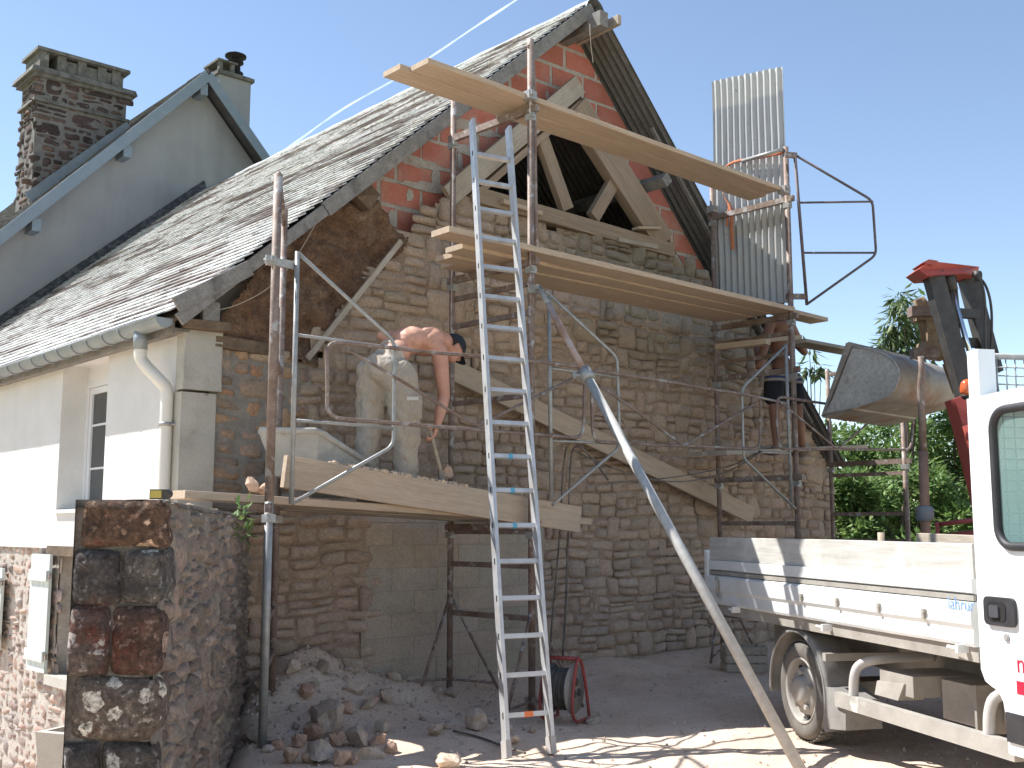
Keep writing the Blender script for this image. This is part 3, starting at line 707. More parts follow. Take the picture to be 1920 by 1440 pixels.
while z < GT - .02:
    h = min(hs[k % 8], GT - z)
    if GT - (z+h) < .12: h = GT - z
    zs_.append((z, z+h)); 
    ret = .34 if k % 2 else .16
    def blk(u0, u1, tint):
        c = GP0
        g_ = .002
        def fn(s, t):
            u = u0+g_ + (u1-u0-2*g_)*s; zz_ = z+g_+(h-2*g_)*t
            S_, T_ = 2*s-1, 2*t-1; m_ = max(abs(S_), abs(T_)); k_ = 1
            if m_ > 0: k_ = 1/((abs(S_/m_)**11+abs(T_/m_)**11)**(1/11))
            cu0 = (u0+u1)/2; u = cu0 + ((u1-u0)/2-g_)*S_*k_ + .016*nz(u, zz_, k*3, 5); zz_ = z+h/2 + (h/2-g_)*T_*k_ + .016*nz(u, zz_, k*5+2, 4.5)
            o = .026*(1-m_**5) - .010*m_**20 + .016*fb(u*1.0, zz_, k, 9, 4)
            return pe(u, zz_, o) if u > 0 else pr(-u, zz_, o)
        gw1.grid(fn, 26, 16, tint)
    # wrap-around block at the near corner, then a block at the far edge
    cut = wid*(.55 if k % 2 else .42)
    tt = [(.8,.8,.8), (1.35,1.25,1.15), (.9,.62,.52), (1.0,1.05,1.08), (1.15,.8,.6), (1,1,1), (.8,.8,.85), (1.2,1.1,1)][k % 8]
    if k % 3 == 0: 
        gw1_fn = None
        blk(-ret, wid, tt)
    else: blk(-ret, wid-cut, tt); blk(wid-cut+.002, wid+.02, [(.75,.72,.74), (1,.9,.9), (.7,.7,.75)][k % 3])
    z += h; k += 1
def zone_r(u, z): 
    if u > LG or z > GT-.06: return None
    for i, (a, b) in enumerate(zs_):
        if a <= z < b: return None if u < (.36 if i % 2 else .18) else 's'
    return None
PR = masonry(pr, zone_r, lambda k, u, z: dict(bulge=U(.010,.024), gap=U(.002,.007), tint=col(rng.choice([(1,.96,.9),(.85,.80,.76),(1.1,1.05,.97),(.7,.67,.64)]), .2)), .16, LG, -.3, GT, H=(.10,.2), W=(.14,.36))
gq = gw1.build('corner_blocks', m_quoin, gwall); PR['s'].build('rubble_face', m_rub, gwall)
gb = MB(); nU = int(LG/.06)
gb.grid(lambda s, t: pr(LG*s, -.3+(GT+.3)*t, -.003+.014*fb(LG*s, t*1.8, 3, 5)), nU, 32)
gb.grid(lambda s, t: pe((wid+.025)*s-.004, -1.4+(GT+1.4)*t, -.022+.010*fb(s, t*3, 3, 5)), 8, 40)
gb.grid(lambda s, t: CR + GD*(LG*s) - GN*(-.01+(wid+.03)*t) + Vector((0,0,GT+.015*fb(s*LG, t, 5, 2.5)-.04*abs(t-.4))), nU, 8)
gb.grid(lambda s, t: CR + GD*(LG*(1-s)) - GN*(wid+.02) + Vector((0,0,-1.4+(GT+1.4)*t)), 10, 4)
gb.build('mortar_core', M('grey_brown_mortar', (.17,.145,.12), (.26,.225,.19), 9, 1, .9, 60, bdist=.015, grain=.35, gs=50), gwall)
# ================================================================ SCAFFOLDING
OY, IY = -1.36, -.36
def ground_at(x, y): return gz(x, y)
def clamp(mb, p, s=.035):
    p = Vector(p); mb.box(p-Vector((s,s,s*.8)), p+Vector((s,s,s*.8))); mb.tube([p+Vector((-.02,-s-.03,.012)), p+Vector((-.02,s,.012))], .010, 6); mb.box(p+Vector((-.038,-s-.022,-.008)), p+Vector((-.002,-s-.004,.032)))
def sc_frame(label, o, i, zo, zi, rungs, ro=.03, ri=.027, brackets=(), feet=False, lower=None, top_link=True, braces=()):
    bo, bi = Vector((*o, ground_at(*o)-.02)), Vector((*i, ground_at(*i)-.02))
    t = thing('scaffold', (bo.x, bo.y, bo.z), label, 'scaffold frame', 'upright frames of the scaffold')
    if lower:
        m = MB(); m.tube([bo, (o[0], o[1], lower)], ro*.95, 12); m.build('post', m_galv, t)
        m = MB(); m.tube([(o[0], o[1], lower-.12), (o[0], o[1], zo)], ro, 12); m.build('post', m_rust, t)
    else:
        m = MB(); m.tube([bo, (o[0], o[1], zo)], ro, 12); m.build('post', m_rust, t)
    m = MB(); m.tube([bi, (i[0], i[1], zi)], ri, 12); m.build('post', m_rust, t)
    for z in rungs:
        m = MB(); m.bar((o[0], o[1], z), (i[0], i[1], z), .03, .045); m.build('rung', m_rust, t)
    for z in brackets:
        m = MB(); e_ = Vector((o[0]-i[0], o[1]-i[1], 0)).normalized()
        m.bar(Vector((*o, z))+e_*.08, Vector((*i, z))-e_*.05, .045, .06); m.build('bracket', m_rust, t)
        m = MB(); clamp(m, (o[0], o[1], z-.07)); m.build('clamp', m_galv, t)
        m = MB(); clamp(m, (i[0], i[1], z-.07)); m.build('clamp', m_galv, t)
    if feet:
        for b in (bo, bi):
            for sg in (-1, 1):
                f = Vector((b.x+.42*sg, b.y-.16, ground_at(b.x+.42*sg, b.y-.16)+.01))
                m = MB(); m.tube([(b.x, b.y, b.z+.82), f], .014, 8); m.build('foot_brace', m_rust, t)
                m = MB(); m.tube([(b.x, b.y, b.z+.10), f+(b-f)*.06+Vector((0,0,.05))], .012, 8); m.build('foot_tie', m_rust, t)
    return t
fo, fi_ = (-.25, -1.36), (.30, -.50)
fl_ = sc_frame('leftmost scaffold frame, rusty posts set askew beside the garden wall', fo, fi_, 3.92, 3.96, (.52, .84, 2.65), ro=.031, lower=1.75, brackets=(1.585,))
m = MB(); m.tube([(fo[0], fo[1], 3.9), (fo[0]+.02, fo[1]+.03, 3.94), (fi_[0]-.1, fi_[1]-.15, 3.90), (fi_[0], fi_[1], 3.82)], .018, 8); m.build('top_rail', m_rust, fl_)
m = MB(); a = AY(500, 489, -1.38); b = AY(560, 499, -1.38); m.bar(a, b, .03, .055); m.build('bracket', m_galv, fl_)
m = MB(); clamp(m, AY(512, 491, -1.38), .03); clamp(m, AY(503, 490, -1.40), .018); m.build('clamp', m_galv, fl_)
fm = sc_frame('middle scaffold frame, tall rusty posts behind the leaning ladder', (2.17, OY), (2.12, IY), 5.66, 5.42, (1.42, 1.14, .72, 2.55, 3.25, 3.5), brackets=(5.02, 3.68, 1.46), feet=True)
m = MB(); q = AY(990, 84, OY); m.tube(smooth([q, AY(999, 105, OY), AY(1002, 190, OY), AY(1003, 330, OY-.02), AY(1006, 470, OY-.02)], 1), .018, 8); m.build('side_tube', m_rust, fm)
m = MB(); clamp(m, AY(993, 180, OY-.04), .045); m.build('clamp', m_galv, fm)
fr = sc_frame('right scaffold frame standing in front of the corrugated sheet', (5.96, OY), (5.94, IY), 5.58, 5.4, (1.5, .5, 3.30, 3.52), brackets=(4.99, 3.70, 3.12, 1.98), feet=True)
m = MB(); clamp(m, AY(1470, 357, OY-.04), .05); m.build('clamp', m_galv, fr)
m = MB(); clamp(m, AY(1336, 393, IY-.04), .05); m.build('clamp', m_galv, fr)
ff = sc_frame('farthest scaffold frame, in front of the trees past the barn', (8.2, OY), (8.2, IY), 2.85, 3.45, (1.30, 1.62, 2.10, 3.38), brackets=(2.24,))
# ---- guard rail panels: rounded rectangle of tube with a V brace
def guard_panel(label, tl, tr, bl, br, v, y, mat=m_rust, sag=0):
    p = [AY(*q, y) for q in (tl, tr, br, bl)]; c = sum(p, Vector())/4
    t = thing('guard_rail', (c.x, c.y, min(q.z for q in p)), label, 'guard rail', 'side guard rails of the scaffold')
    pts = []
    for k in range(4):
        a, b, d = p[k-1], p[k], p[(k+1) % 4]; r = .11
        u = (a-b).normalized()*r; w = (d-b).normalized()*r
        for s in (0, .15, .35, .5, .65, .85, 1):
            pts.append(b + u*(1-s)**2 + w*s*s)
        n_ = 6
        if k < 4:
            e0, e1 = b+w, d+(b-d).normalized()*r
            for s in range(1, n_): 
                q = e0.lerp(e1, s/n_); q.z += .012*nz(q.x, k, sag, 1.5); q.y += .015*nz(q.x, k, 3, 1.1); pts.append(q)
    m = MB(); m.tube(pts, .0145, 9, closed=True); m.build('frame', mat, t)
    m = MB(); va, vb, vc = [AY(*q, y+.005) for q in v]
    m.tube([va, va.lerp(vb, .5)+Vector((0,0,.006)), vb+(va-vb).normalized()*.06, vb+Vector((0,0,.012)), vb+(vc-vb).normalized()*.06, vc], .0125, 8); m.build('brace', mat, t)
    return t
guard_panel('left guard rail panel with V brace in front of the bent worker', (612,640), (1096,688), (614,783), (1093,822), ((652,655),(893,800),(1087,703)), -1.46)
guard_panel('middle guard rail panel with V brace, between the diagonal prop and the right frame', (1108,692), (1427,745), (1112,828), (1425,842), ((1124,722),(1282,836),(1420,754)), -1.46)
guard_panel('right guard rail panel with V brace, reaching past the barn corner under the bucket', (1456,743), (1712,782), (1460,842), (1708,843), ((1460,752),(1570,843),(1640,783)), -1.44)
# ---- swing-out end guards: half-hexagon of tube
def end_guard(label, pole, hoop, bars, fn, mat=m_galv):
    P = [fn(*q) for q in pole]; H = [fn(*q) for q in hoop]
    t = thing('end_guard', P[1], label, 'end guard', 'hexagonal end guards of the scaffold')
    m = MB(); m.tube(P, .018, 10); m.build('pole', mat, t)
    m = MB()
    Q = [H[0]]
    for k in range(1, len(H)-1):
        b = H[k]; u = (H[k-1]-b).normalized()*.07; w = (H[k+1]-b).normalized()*.07
        Q += [b + u*(1-s)**2 + w*s*s for s in (0, .25, .5, .75, 1)]
    Q.append(H[-1]); m.tube(Q, .014, 9); m.build('hoop', mat, t)
    for a, b in bars:
        m = MB(); m.tube([fn(*a), fn(*b)], .012, 8); m.build('crossbar', mat, t)
    return t
end_guard('left end guard, its hoop in front of the worker beside the mortar tub', ((558,472),(546,945)), ((559,474),(740,640),(738,836),(548,944)), (((556,628),(739,652)),((550,788),(738,803))), lambda a, b: AY(a, b, -1.41))
end_guard('middle end guard with a hoop right beside the top of the diagonal prop', ((1029,556),(1034,938)), ((1022,545),(1157,670),(1162,838),(1036,947)), (((1031,690),(1158,707)),((1033,826),(1161,832))), lambda a, b: AY(a, b, -1.42))
end_guard('right end guard whose hoop points back to the left over the low deck', ((1473,646),(1484,950)), ((1473,648),(1391,728),(1394,860),(1492,954)), (((1478,757),(1391,738)),((1481,850),(1393,846))), lambda a, b: AY(a, b, -1.43))
pD = (AY(1478, 430, -1.38)-CAM).dot(cf)
tg = end_guard('top right end guard, dark hoop alone against the sky', ((1490,288),(1513,572)), ((1490,290),(1636,376),(1643,478),(1512,571)), (((1498,380),(1637,378)),((1506,474),(1643,474))), lambda a, b: AD(a, b, pD), mat=M('dark_tube', (.10,.075,.085), (.16,.13,.13), 6, .6))
m = MB(); m.bar(AD(1472,290,pD), AD(1494,292,pD), .03, .06); m.build('clamp', m_rust, tg)
m = MB(); m.bar(AD(1474,556,pD), AD(1512,556,pD), .03, .06); m.build('clamp', m_rust, tg)
# ---- planks
def plank(label, a, b, w, h, up=(0,0,1), mat=None, group='scaffold planks', name='plank', cat='plank'):
    return wood_bar(name, a, b, w, h, up, mat or m_wood, None, label=label, cat=cat, group=group)
zt_ = 5.105
plank('front plank of the topmost deck, pale, crossing in front of the brick gable', (1.03, -1.285, zt_+.02), (5.80, -1.285, zt_-.03), .23, .045)
plank('back plank of the topmost deck, its left end reaching past the front plank', (.93, -1.045, zt_+.02), (5.86, -1.045, zt_-.03), .235, .045)
z3 = 3.775
qa = AY(842, 430, -1.4); plank('front plank of the middle deck, bright front edge below the truss', (qa.x, -1.285, z3+.02), (5.98, -1.285, z3), .23, .05)
qb = AZ(826, 470, z3); plank('second plank of the middle deck from the front', (qb.x, -1.045, z3-.012), (5.9, -1.045, z3-.005), .23, .045)
qc = AZ(796, 492, z3-.03); plank('third plank of the middle deck from the front, reaching farthest left', (qc.x, -.81, z3-.03), (5.88, -.81, z3-.01), .23, .045)
plank('back plank of the middle deck, nearest to the stone wall', (1.9, -.575, z3-.01), (5.85, -.575, z3-.005), .22, .045)
a = AY(1490, 580, -1.12); b = AY(1538, 590, -1.12)
plank('short bleached plank end sticking out right of the middle deck', (4.6, -1.1, z3+.052), (b.x, -1.1, z3+.03), .24, .045)
# low deck
a = AY(346, 926, -1.20); b = AY(1108, 978, -1.20)
plank('long low plank resting on the garden wall and running under the worker', a+Vector((0,.1,0)), b+Vector((0,.1,0)), .22, .055)
LOA, LOB = a.copy(), b.copy()
def on_low(x): return LOA.z + (LOB.z-LOA.z)*(x-LOA.x)/(LOB.x-LOA.x)
for k, (x0, x1, lab) in enumerate(((.15, 2.75, 'first deck board behind the edge board of the low deck'), (.25, 2.85, 'second deck board behind the edge board, under the worker'), (.35, 2.6, 'last deck board of the low deck, next to the stone wall'))):
    y = -.87+.23*k; plank(lab, (x0, y, on_low(x0)-.005*k), (x1, y, on_low(x1)-.005*k), .22, .045, mat=m_greywood)
tl_, tr_ = (AY(532, 852, -1.24)+AY(532, 914, -1.24))/2, (AY(1085, 957, -1.24)+AY(1085, 992, -1.24))/2
plank('dusty board set on edge along the low deck at the feet of the bent worker', tl_, tr_, .05, .225, mat=m_wood)
# right decks
plank('long plank at shoulder height running right from the frame to behind the bucket', AY(1492, 641, -1.2), AY(1640, 668, -1.2), .26, .04, mat=m_greywood)
q = AY(1440, 641, -1.25); plank('stub of a plank with square end above the second worker', AY(1345, 651, -.62)+Vector((0,0,.0)), q, .10, .06)
q2 = AY(1487, 634, -1.0); plank('short plank lying behind the stub above the second worker', AY(1420, 640, -.8), AY(1490, 634, -.8), .2, .05)
a2, b2 = AY(1346, 850, -.75), AY(1612, 838, -.75)
plank('dusty low plank the second worker stands on, front', a2, b2, .22, .045, mat=m_greywood)
plank('dusty low plank the second worker stands on, nearer the wall', a2+Vector((-.1,.24,-.004)), b2+Vector((-.9,.24,-.004)), .22, .045, mat=m_greywood)
# boards leaning on the wall
plank('long pale board leaning diagonally across the stone wall', AY(846, 692, -.16), AY(1410, 966, -.20), .035, .20, up=(0,0,1), group=None, name='leaning_board', cat='board')
plank('thin lath leaning on the earth patch', AY(577, 672, -.10), AY(752, 452, -.14), .05, .025, up=(0,1,0), group=None, name='lath', cat='lath', mat=m_greywood)
plank('flat grey board lying on top of the stone wall under the truss', AY(1148, 452, .02), AY(1222, 466, .02), .2, .05, group=None, name='board', cat='board', mat=m_greywood)
# ---- ladder
Lb, Rb = AZ(950, 1416, .02), AZ(1034, 1408, .02)
Lt = AY(885, 226, -1.50); Rt = AY(953, 240, -1.50+(Rb.y-Lb.y)*.8)
lad = thing('ladder', (Lb+Rb)/2, 'tall dented aluminium ladder leaning on the scaffold', 'ladder')
ldir = (Lt-Lb).normalized(); wdir = (Rb-Lb).normalized(); ndir = ldir.cross(wdir).normalized()
for A, B in ((Lb, Lt), (Rb, Rt)):
    m = MB(); d_ = (B-A).normalized()
    w_, t_ = .068, .026
    # C-shaped stile: web and two lips
    q = wdir*(t_/2); n1 = ndir*(w_/2)
    sg = 1
    m.hexa([A-q-n1, A-q*.4-n1, A-q*.4+n1, A-q+n1, B-q-n1, B-q*.4-n1, B-q*.4+n1, B-q+n1])
    for s_ in (-1, 1):
        c0 = A+n1*s_; c1 = B+n1*s_; k_ = ndir*(.004*s_)
        m.hexa([c0-q, c0+q, c0+q+k_, c0-q+k_, c1-q, c1+q, c1+q+k_, c1-q+k_])
    so = m.build('stile', m_alu, lad)
    f = MB(); f.bar(A-ldir*.02, A+ldir*.09, t_+.012, w_+.012, up=ndir); f.build('ladder_foot', M('grey_rubber', (.42,.40,.38), None, rough=.8), lad)
    if A is Lb:
        h = MB(); 
        for k in range(17):
            c = A + d_*(.2+.25*k) - wdir*(t_/2+.001) ; h.bar(c-d_*.018, c+d_*.018, .003, .014, up=ndir)
nr_ = 0; LL_ = (Lt-Lb).length
s_ = .24
m_orange = M('orange_paint', (.75,.20,.06), None, rough=.6); m_bluep = M('blue_paint', (.10,.35,.48), None, rough=.6)
while s_ < LL_-.1:
    f_ = s_/LL_; a_ = Lb.lerp(Lt, f_); b_ = Rb.lerp(Rt, f_)
    m = MB(); m.bar(a_, b_, .034, .030, up=ldir); ro_ = m.build('rung', m_alu, lad)
    if nr_ in (0, 5, 6, 7):
        m = MB(); m.bar(a_.lerp(b_, .42), a_.lerp(b_, .42+(.2 if nr_ == 0 else .1)), .036, .033, up=ldir); m.build('paint_mark', m_orange if nr_ == 0 else m_bluep, ro_)
    if nr_ < 18:
        c = a_ - wdir*.0145; m = MB(); m.bar(c-ldir*.020-ndir*.006, c+ldir*.020-ndir*.006, .002, .013, up=ndir); m.build('slot', m_dark, ro_)
    nr_ += 1; s_ += .2525
# ---- diagonal prop
pa, pb = AY(1010, 538, -1.47), AZ(1506, 1452, .0)
prop = thing('raking_prop', pb, 'thick adjustable steel prop raking down from the scaffold to the ground', 'prop')
d = pb-pa; f1 = .30
# find where the collar sits in the picture
for k in range(1, 400):
    q = pa + d*(k/400)
    if proj(q)[1] > 702: f1 = k/400; break
fu = f1*.42
m = MB(); m.tube([pa, pa+d*(fu*.55)], .022, 12); m.build('prop_head', m_galv, prop)
m = MB(); m.tube([pa+d*(fu*.5), pa+d*(f1+.03)], .026, 14); m.build('inner_tube', M('pink_rust_tube', (.42,.235,.16), (.50,.44,.40), 5, .6, .2, 50, c3=(.17,.14,.13), s3=4, lo3=.58, hi3=.66), prop)
m = MB(); m.tube([pa+d*f1, pb], .036, 16); m.build('outer_tube', M('dull_galvanised', (.47,.455,.42), (.37,.355,.325), 20, .55, .1, 60, metal=.05), prop)
m = MB(); m.tube([pa+d*(f1-.012), pa+d*(f1+.012)], .055, 16); q = pa+d*f1; m.tube([q-cr*.10, q+cr*.03], .016, 8); m.tube([q-cr*.095-cu*.03, q-cr*.095+cu*.03], .014, 8); m.build('collar', m_galv, prop)
m = MB(); clamp(m, AY(1003, 543, -1.42), .04); m.build('clamp', m_galv, prop)
# ---- corrugated iron sheet standing at the end of the top deck
SX = 6.03
c = [AX(1335,152,SX), AX(1474,122,SX), AX(1343,560,SX), AX(1474,570,SX)]
sh = MB(); ny_ = 11*10; ya, yb = (c[0].y+c[2].y)/2, (c[1].y+c[3].y)/2
def shf(s, t):
    y = ya+(yb-ya)*s; zt0 = c[0].z+(c[1].z-c[0].z)*s; zb = c[2].z+(c[3].z-c[2].z)*s
    z = zb+(zt0-zb)*t
    return (SX + .016*math.sin(s*11.5*2*math.pi) + .02*nz(y, z, 0, .9), y + .012*nz(z, 1, 0, 1.5)*(1-abs(2*s-1)), z + (.012*nz(y, 0, 0, 14) if t == 1 else 0))
sh.grid(shf, ny_, 64); n0 = len(sh.v)
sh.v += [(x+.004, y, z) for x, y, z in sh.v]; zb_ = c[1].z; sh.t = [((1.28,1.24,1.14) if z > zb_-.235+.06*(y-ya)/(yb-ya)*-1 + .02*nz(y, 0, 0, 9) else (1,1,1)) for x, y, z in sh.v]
sh.f += [tuple(i+n0 for i in f)[::-1] for f in sh.f]; sh.sm *= 2; sh.mi *= 2
def m_sheet():
    return M('old_galvanised_sheet', (.45,.46,.46), (.37,.38,.385), 3, .55, .12, 50, metal=.1, stretch=(3,9,.5), c3=(.45,.43,.39), s3=1.1, lo3=.54, hi3=.62, st3=(.3,.3,1.3), c4=(.16,.09,.065), s4=17, lo4=.66, hi4=.71, tint=True, grain=.12, gs=20)
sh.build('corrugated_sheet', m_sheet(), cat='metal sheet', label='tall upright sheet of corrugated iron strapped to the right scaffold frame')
m_strap = M('orange_webbing', (.58,.20,.09), (.45,.15,.08), 9, .8, .4, 120)
st = thing('strap', AY(1372, 470, -.7), 'frayed orange ratchet strap tying the corrugated sheet to the frame', 'strap')
def ribbon(mb, pts, w, ax):
    P = smooth(pts, 2); ax = Vector(ax); vs = []
    for i, p in enumerate(P): vs += [p-ax*(w/2), p+ax*(w/2)]
    n = len(vs); vs += [v+cf*-.004 for v in vs]
    fs = []
    for i in range(len(P)-1):
        a = 2*i; fs += [(a, a+1, a+3, a+2), (n+a, n+a+2, n+a+3, n+a+1), (a, a+2, n+a+2, n+a), (a+1, n+a+1, n+a+3, a+3)]
    mb.add(vs, fs, None, True)
xs = SX-.05
m = MB(); ribbon(m, [AX(1472,286,xs-.03), AX(1420,296,xs), AX(1365,305,xs), AX(1352,330,xs), AX(1355,365,xs), AX(1368,386,xs)], .035, (0,0,1)); m.build('webbing', m_strap, st)
m = MB(); ribbon(m, [AX(1366,380,xs-.02), AX(1372,400,xs-.03), AX(1371,430,xs-.02), AX(1374,468,xs-.03)], .05, (0,1,0)); ribbon(m, [AX(1368,384,xs-.02), AX(1364,400,xs-.03), AX(1363,425,xs-.02)], .03, (0,1,0)); m.build('loose_end', m_strap, st)
m = MB(); m.tube([AX(1392,302,xs-.035), AX(1468,280,xs-.06)], .022, 10)
m.build('scaffold_tube', m_galv, cat='tube', label='short galvanised tube across the corrugated sheet near its strap')
# ---- cords
def cord(label, pts, r=.006, mat=None, name='cord', cat='cord', it=3):
    m = MB(); m.tube(smooth(pts, it), r, 6); return m.build(name, mat or m_cord, cat=cat, label=label)
m_cord = M('dusty_cable', (.06,.055,.05), (.20,.17,.14), 8, .8); m_rope = M('pale_rope', (.40,.33,.25), None, rough=.9)
cord('thin pale cable sagging from the eaves across the earth patch', [AY(395,584,-.1), AY(440,575,-.15), AY(500,545,-.15), AY(545,500,-.15), AY(575,450,-.12), AY(602,400,-.15)], .005, m_rope)
cord('black cable hanging down from the scaffold rail to the cable reel, left', [AY(1062,838,-1.3), AY(1055,880,-1.2), AY(1052,960,-1.1), AY(1045,1060,-1.1), AY(1032,1190,-1.15), AY(1034,1260,-1.2)], .008)
cord('cable looped over the guard rail and hanging straight to the cable reel, right', [AY(1140,900,-1.35), AY(1105,850,-1.42), AY(1075,830,-1.44), AY(1068,880,-1.3), AY(1066,1000,-1.2), AY(1060,1150,-1.2), AY(1054,1250,-1.2)], .010)
cord('upper cable sagging from the prop to the right guard rail', [AY(1140,905,-1.3), AY(1220,900,-1.1), AY(1300,890,-1.2), AY(1380,872,-1.3), AY(1425,845,-1.45)], .007)
cord('lower cable sagging from the prop to the right guard rail', [AY(1075,845,-1.35), AY(1130,870,-1.3), AY(1210,900,-1.1), AY(1290,905,-1.2), AY(1370,885,-1.3), AY(1428,846,-1.47)], .007)
cord('rope end dangling in front of the corrugated roof below the ridge', [AY(1106,45,-.4), AY(1107,80,-.4), AY(1112,118,-.4)], .006, m_rope)
cord('black cable trailing over the ground left of the ladder foot', [AZ(850,1370,.03), AZ(900,1382,.02), AZ(945,1400,.02), AZ(985,1412,.02)], .008)
# ================================================================ PEOPLE
def capsule(mb, a, b, ra, rb, n=16, sq=1.0):
    a, b = Vector(a), Vector(b); d = b-a; L_ = max(d.length, 1e-4); prof = []
    for k in range(6): t = math.pi/2*(1-k/5); prof.append((ra*math.cos(t), -ra*math.sin(t)))
    for k in range(6): t = math.pi/2*k/5; prof.append((rb*math.cos(t), L_+rb*math.sin(t)))
    mb.lathe(a, d, prof, n)
    # close poles
def ell(mb, c, r, ax=None, n=3):
    bm = bmesh.new(); bmesh.ops.create_icosphere(bm, subdivisions=n, radius=1)
    Mx = ax or Matrix.Identity(3)
    mb.add([Vector(c) + Mx @ Vector((v.co.x*r[0], v.co.y*r[1], v.co.z*r[2])) for v in bm.verts], [tuple(v.index for v in f.verts) for f in bm.faces], None, True); bm.free()
def organic(name, mb, voxel, mat, parent, smooth=3, disp=None, **kw):
    me = bpy.data.meshes.new('tmp'); bm = bmesh.new()
    vs = [bm.verts.new(v) for v in mb.v]
    for f in mb.f:
        try: bm.faces.new([vs[i] for i in f])
        except ValueError: pass
    bmesh.ops.remove_doubles(bm, verts=bm.verts, dist=3e-4)
    bmesh.ops.holes_fill(bm, edges=bm.edges, sides=40)
    bmesh.ops.recalc_face_normals(bm, faces=bm.faces)
    bm.to_mesh(me); bm.free()
    o = bpy.data.objects.new('tmp', me); scene.collection.objects.link(o)
    r = o.modifiers.new('r', 'REMESH'); r.mode = 'VOXEL'; r.voxel_size = voxel
    s = o.modifiers.new('s', 'SMOOTH'); s.iterations = smooth; s.factor = .5
    dg = bpy.context.evaluated_depsgraph_get(); ev = o.evaluated_get(dg).to_mesh()
    out = MB(); V_ = [Vector(v.co) for v in ev.vertices]; NN = [Vector(v.normal) for v in ev.vertices]
    if disp: V_ = [v + n*disp(v, n) for v, n in zip(V_, NN)]
    out.add(V_, [tuple(p.vertices) for p in ev.polygons], None, True)
    bpy.data.objects.remove(o); bpy.data.meshes.remove(me)
    return out.build(name, mat, parent, **kw)
m_skin = M('sunburnt_skin', (.62,.32,.215), (.52,.25,.165), 5, .55, .15, 90, c3=(.68,.38,.27), s3=4, lo3=.42, hi3=.7, c4=(.46,.22,.15), s4=9, lo4=.58, hi4=.72)
m_trous = M('beige_cloth', (.50,.425,.34), (.43,.36,.285), 5, .95, .9, 7, stretch=(1,1,.45), bdist=.05, c3=(.54,.50,.43), s3=3, lo3=.5, hi3=.7, c4=(.38,.315,.245), s4=6, lo4=.6, hi4=.75, grain=.1, gs=60)
m_navy = M('dark_blue_cloth', (.018,.022,.03), (.03,.035,.045), 6, .9)
m_boot = M('dusty_boot', (.20,.16,.12), (.32,.27,.22), 9, .9)
def limb(mb, pts, rad):
    for i in range(len(pts)-1): capsule(mb, pts[i], pts[i+1], rad[i], rad[i+1])
def hand(mb, wrist, d, side, size=1.0, curl=.9, grip=None):
    """palm and five separate fingers; d = direction of the hand, side = thumb side"""
    w = Vector(wrist); d = Vector(d).normalized(); s = Vector(side); s = (s-d*s.dot(d)).normalized(); n = d.cross(s).normalized()
    L_ = .19*size
    pc = w + d*L_*.27
    ell(mb, pc, (L_*.30, L_*.23, L_*.105), Matrix((d, s, n)).transposed(), 2)
    for k in range(4):
        b = w + d*L_*.50 + s*L_*(.165-.11*k); le = L_*(.40, .45, .42, .33)[k]
        dd = d; p = b; r = .0092*size
        for j in range(3):
            ang = curl*(.55+.4*j)
            dd = (d*math.cos(ang*(j+1)*.62) + n*math.sin(ang*(j+1)*.62)).normalized()
            q = p + dd*le*(.42, .33, .25)[j]; capsule(mb, p, q, r, r*.93, 10); p = q; r *= .92
    p = w + d*L_*.12 + s*L_*.18
    q = p + (d*.55+s*.65+n*.35).normalized()*L_*.24; capsule(mb, p, q, .012*size, .0105*size, 10)
    e_ = q + (d*.7-s*.1+n*.7).normalized()*L_*.2; capsule(mb, q, e_, .0105*size, .009*size, 10)
    return w + d*L_*.55 + n*L_*.12
# ---- worker 1
wy = -.88
deckz = on_low(1.05)+.028
w1 = thing('person', (AY(730, 700, wy).x, wy, deckz), 'shirtless worker in black cap and beige trousers bent over on the low deck', 'person', 'builders at work on the gable')
pel = AY(722, 688, wy); wai = AY(738, 662, wy); mid_ = AY(766, 639, wy); che = AY(800, 640, wy-.02); nb = AY(832, 640, wy-.04)
b_ = MB()
def tors(c, rx, ry, rz, ax): ell(b_, c, (rx, ry, rz), ax)
sx = (che-wai).normalized(); sy = Vector((0,1,0)); sy = (sy-sx*sy.dot(sx)).normalized(); sz = sx.cross(sy)
AXM = Matrix((sx, sy, sz)).transposed()
tors(pel+Vector((.02,0,.0)), .13, .165, .125, AXM); tors(wai, .14, .150, .112, AXM); tors(mid_, .16, .165, .122, AXM); tors(che, .15, .185, .125, AXM)
tors(AY(822, 642, wy-.02), .09, .165, .098, AXM)
# shoulder blades and the line of the spine
ell(b_, AY(800, 620, wy-.10), (.08, .05, .03), AXM); ell(b_, AY(797, 619, wy+.09), (.08, .05, .03), AXM)
sh_r = AY(824, 658, wy-.17); el_r = AY(833, 742, wy-.20); wr_r = AY(820, 797, wy-.22)
limb(b_, [AY(808,640,wy-.12), sh_r], [.085, .068]); limb(b_, [sh_r, (sh_r+el_r)/2, el_r], [.072, .060, .047]); limb(b_, [el_r, el_r.lerp(wr_r,.35), wr_r], [.047, .051, .031])
sh_l = AY(800, 636, wy+.19); el_l = AY(716, 629, wy+.26); wr_l = AY(752, 650, wy+.12)
limb(b_, [AY(808,640,wy+.1), sh_l, el_l], [.08, .066, .044]); limb(b_, [el_l, wr_l], [.042, .03])
hg = hand(b_, wr_r, (wr_r-el_r).normalized()+Vector((-.25,0,-.3)), (-.5,-.6,-.2), 1.12, 1.05)
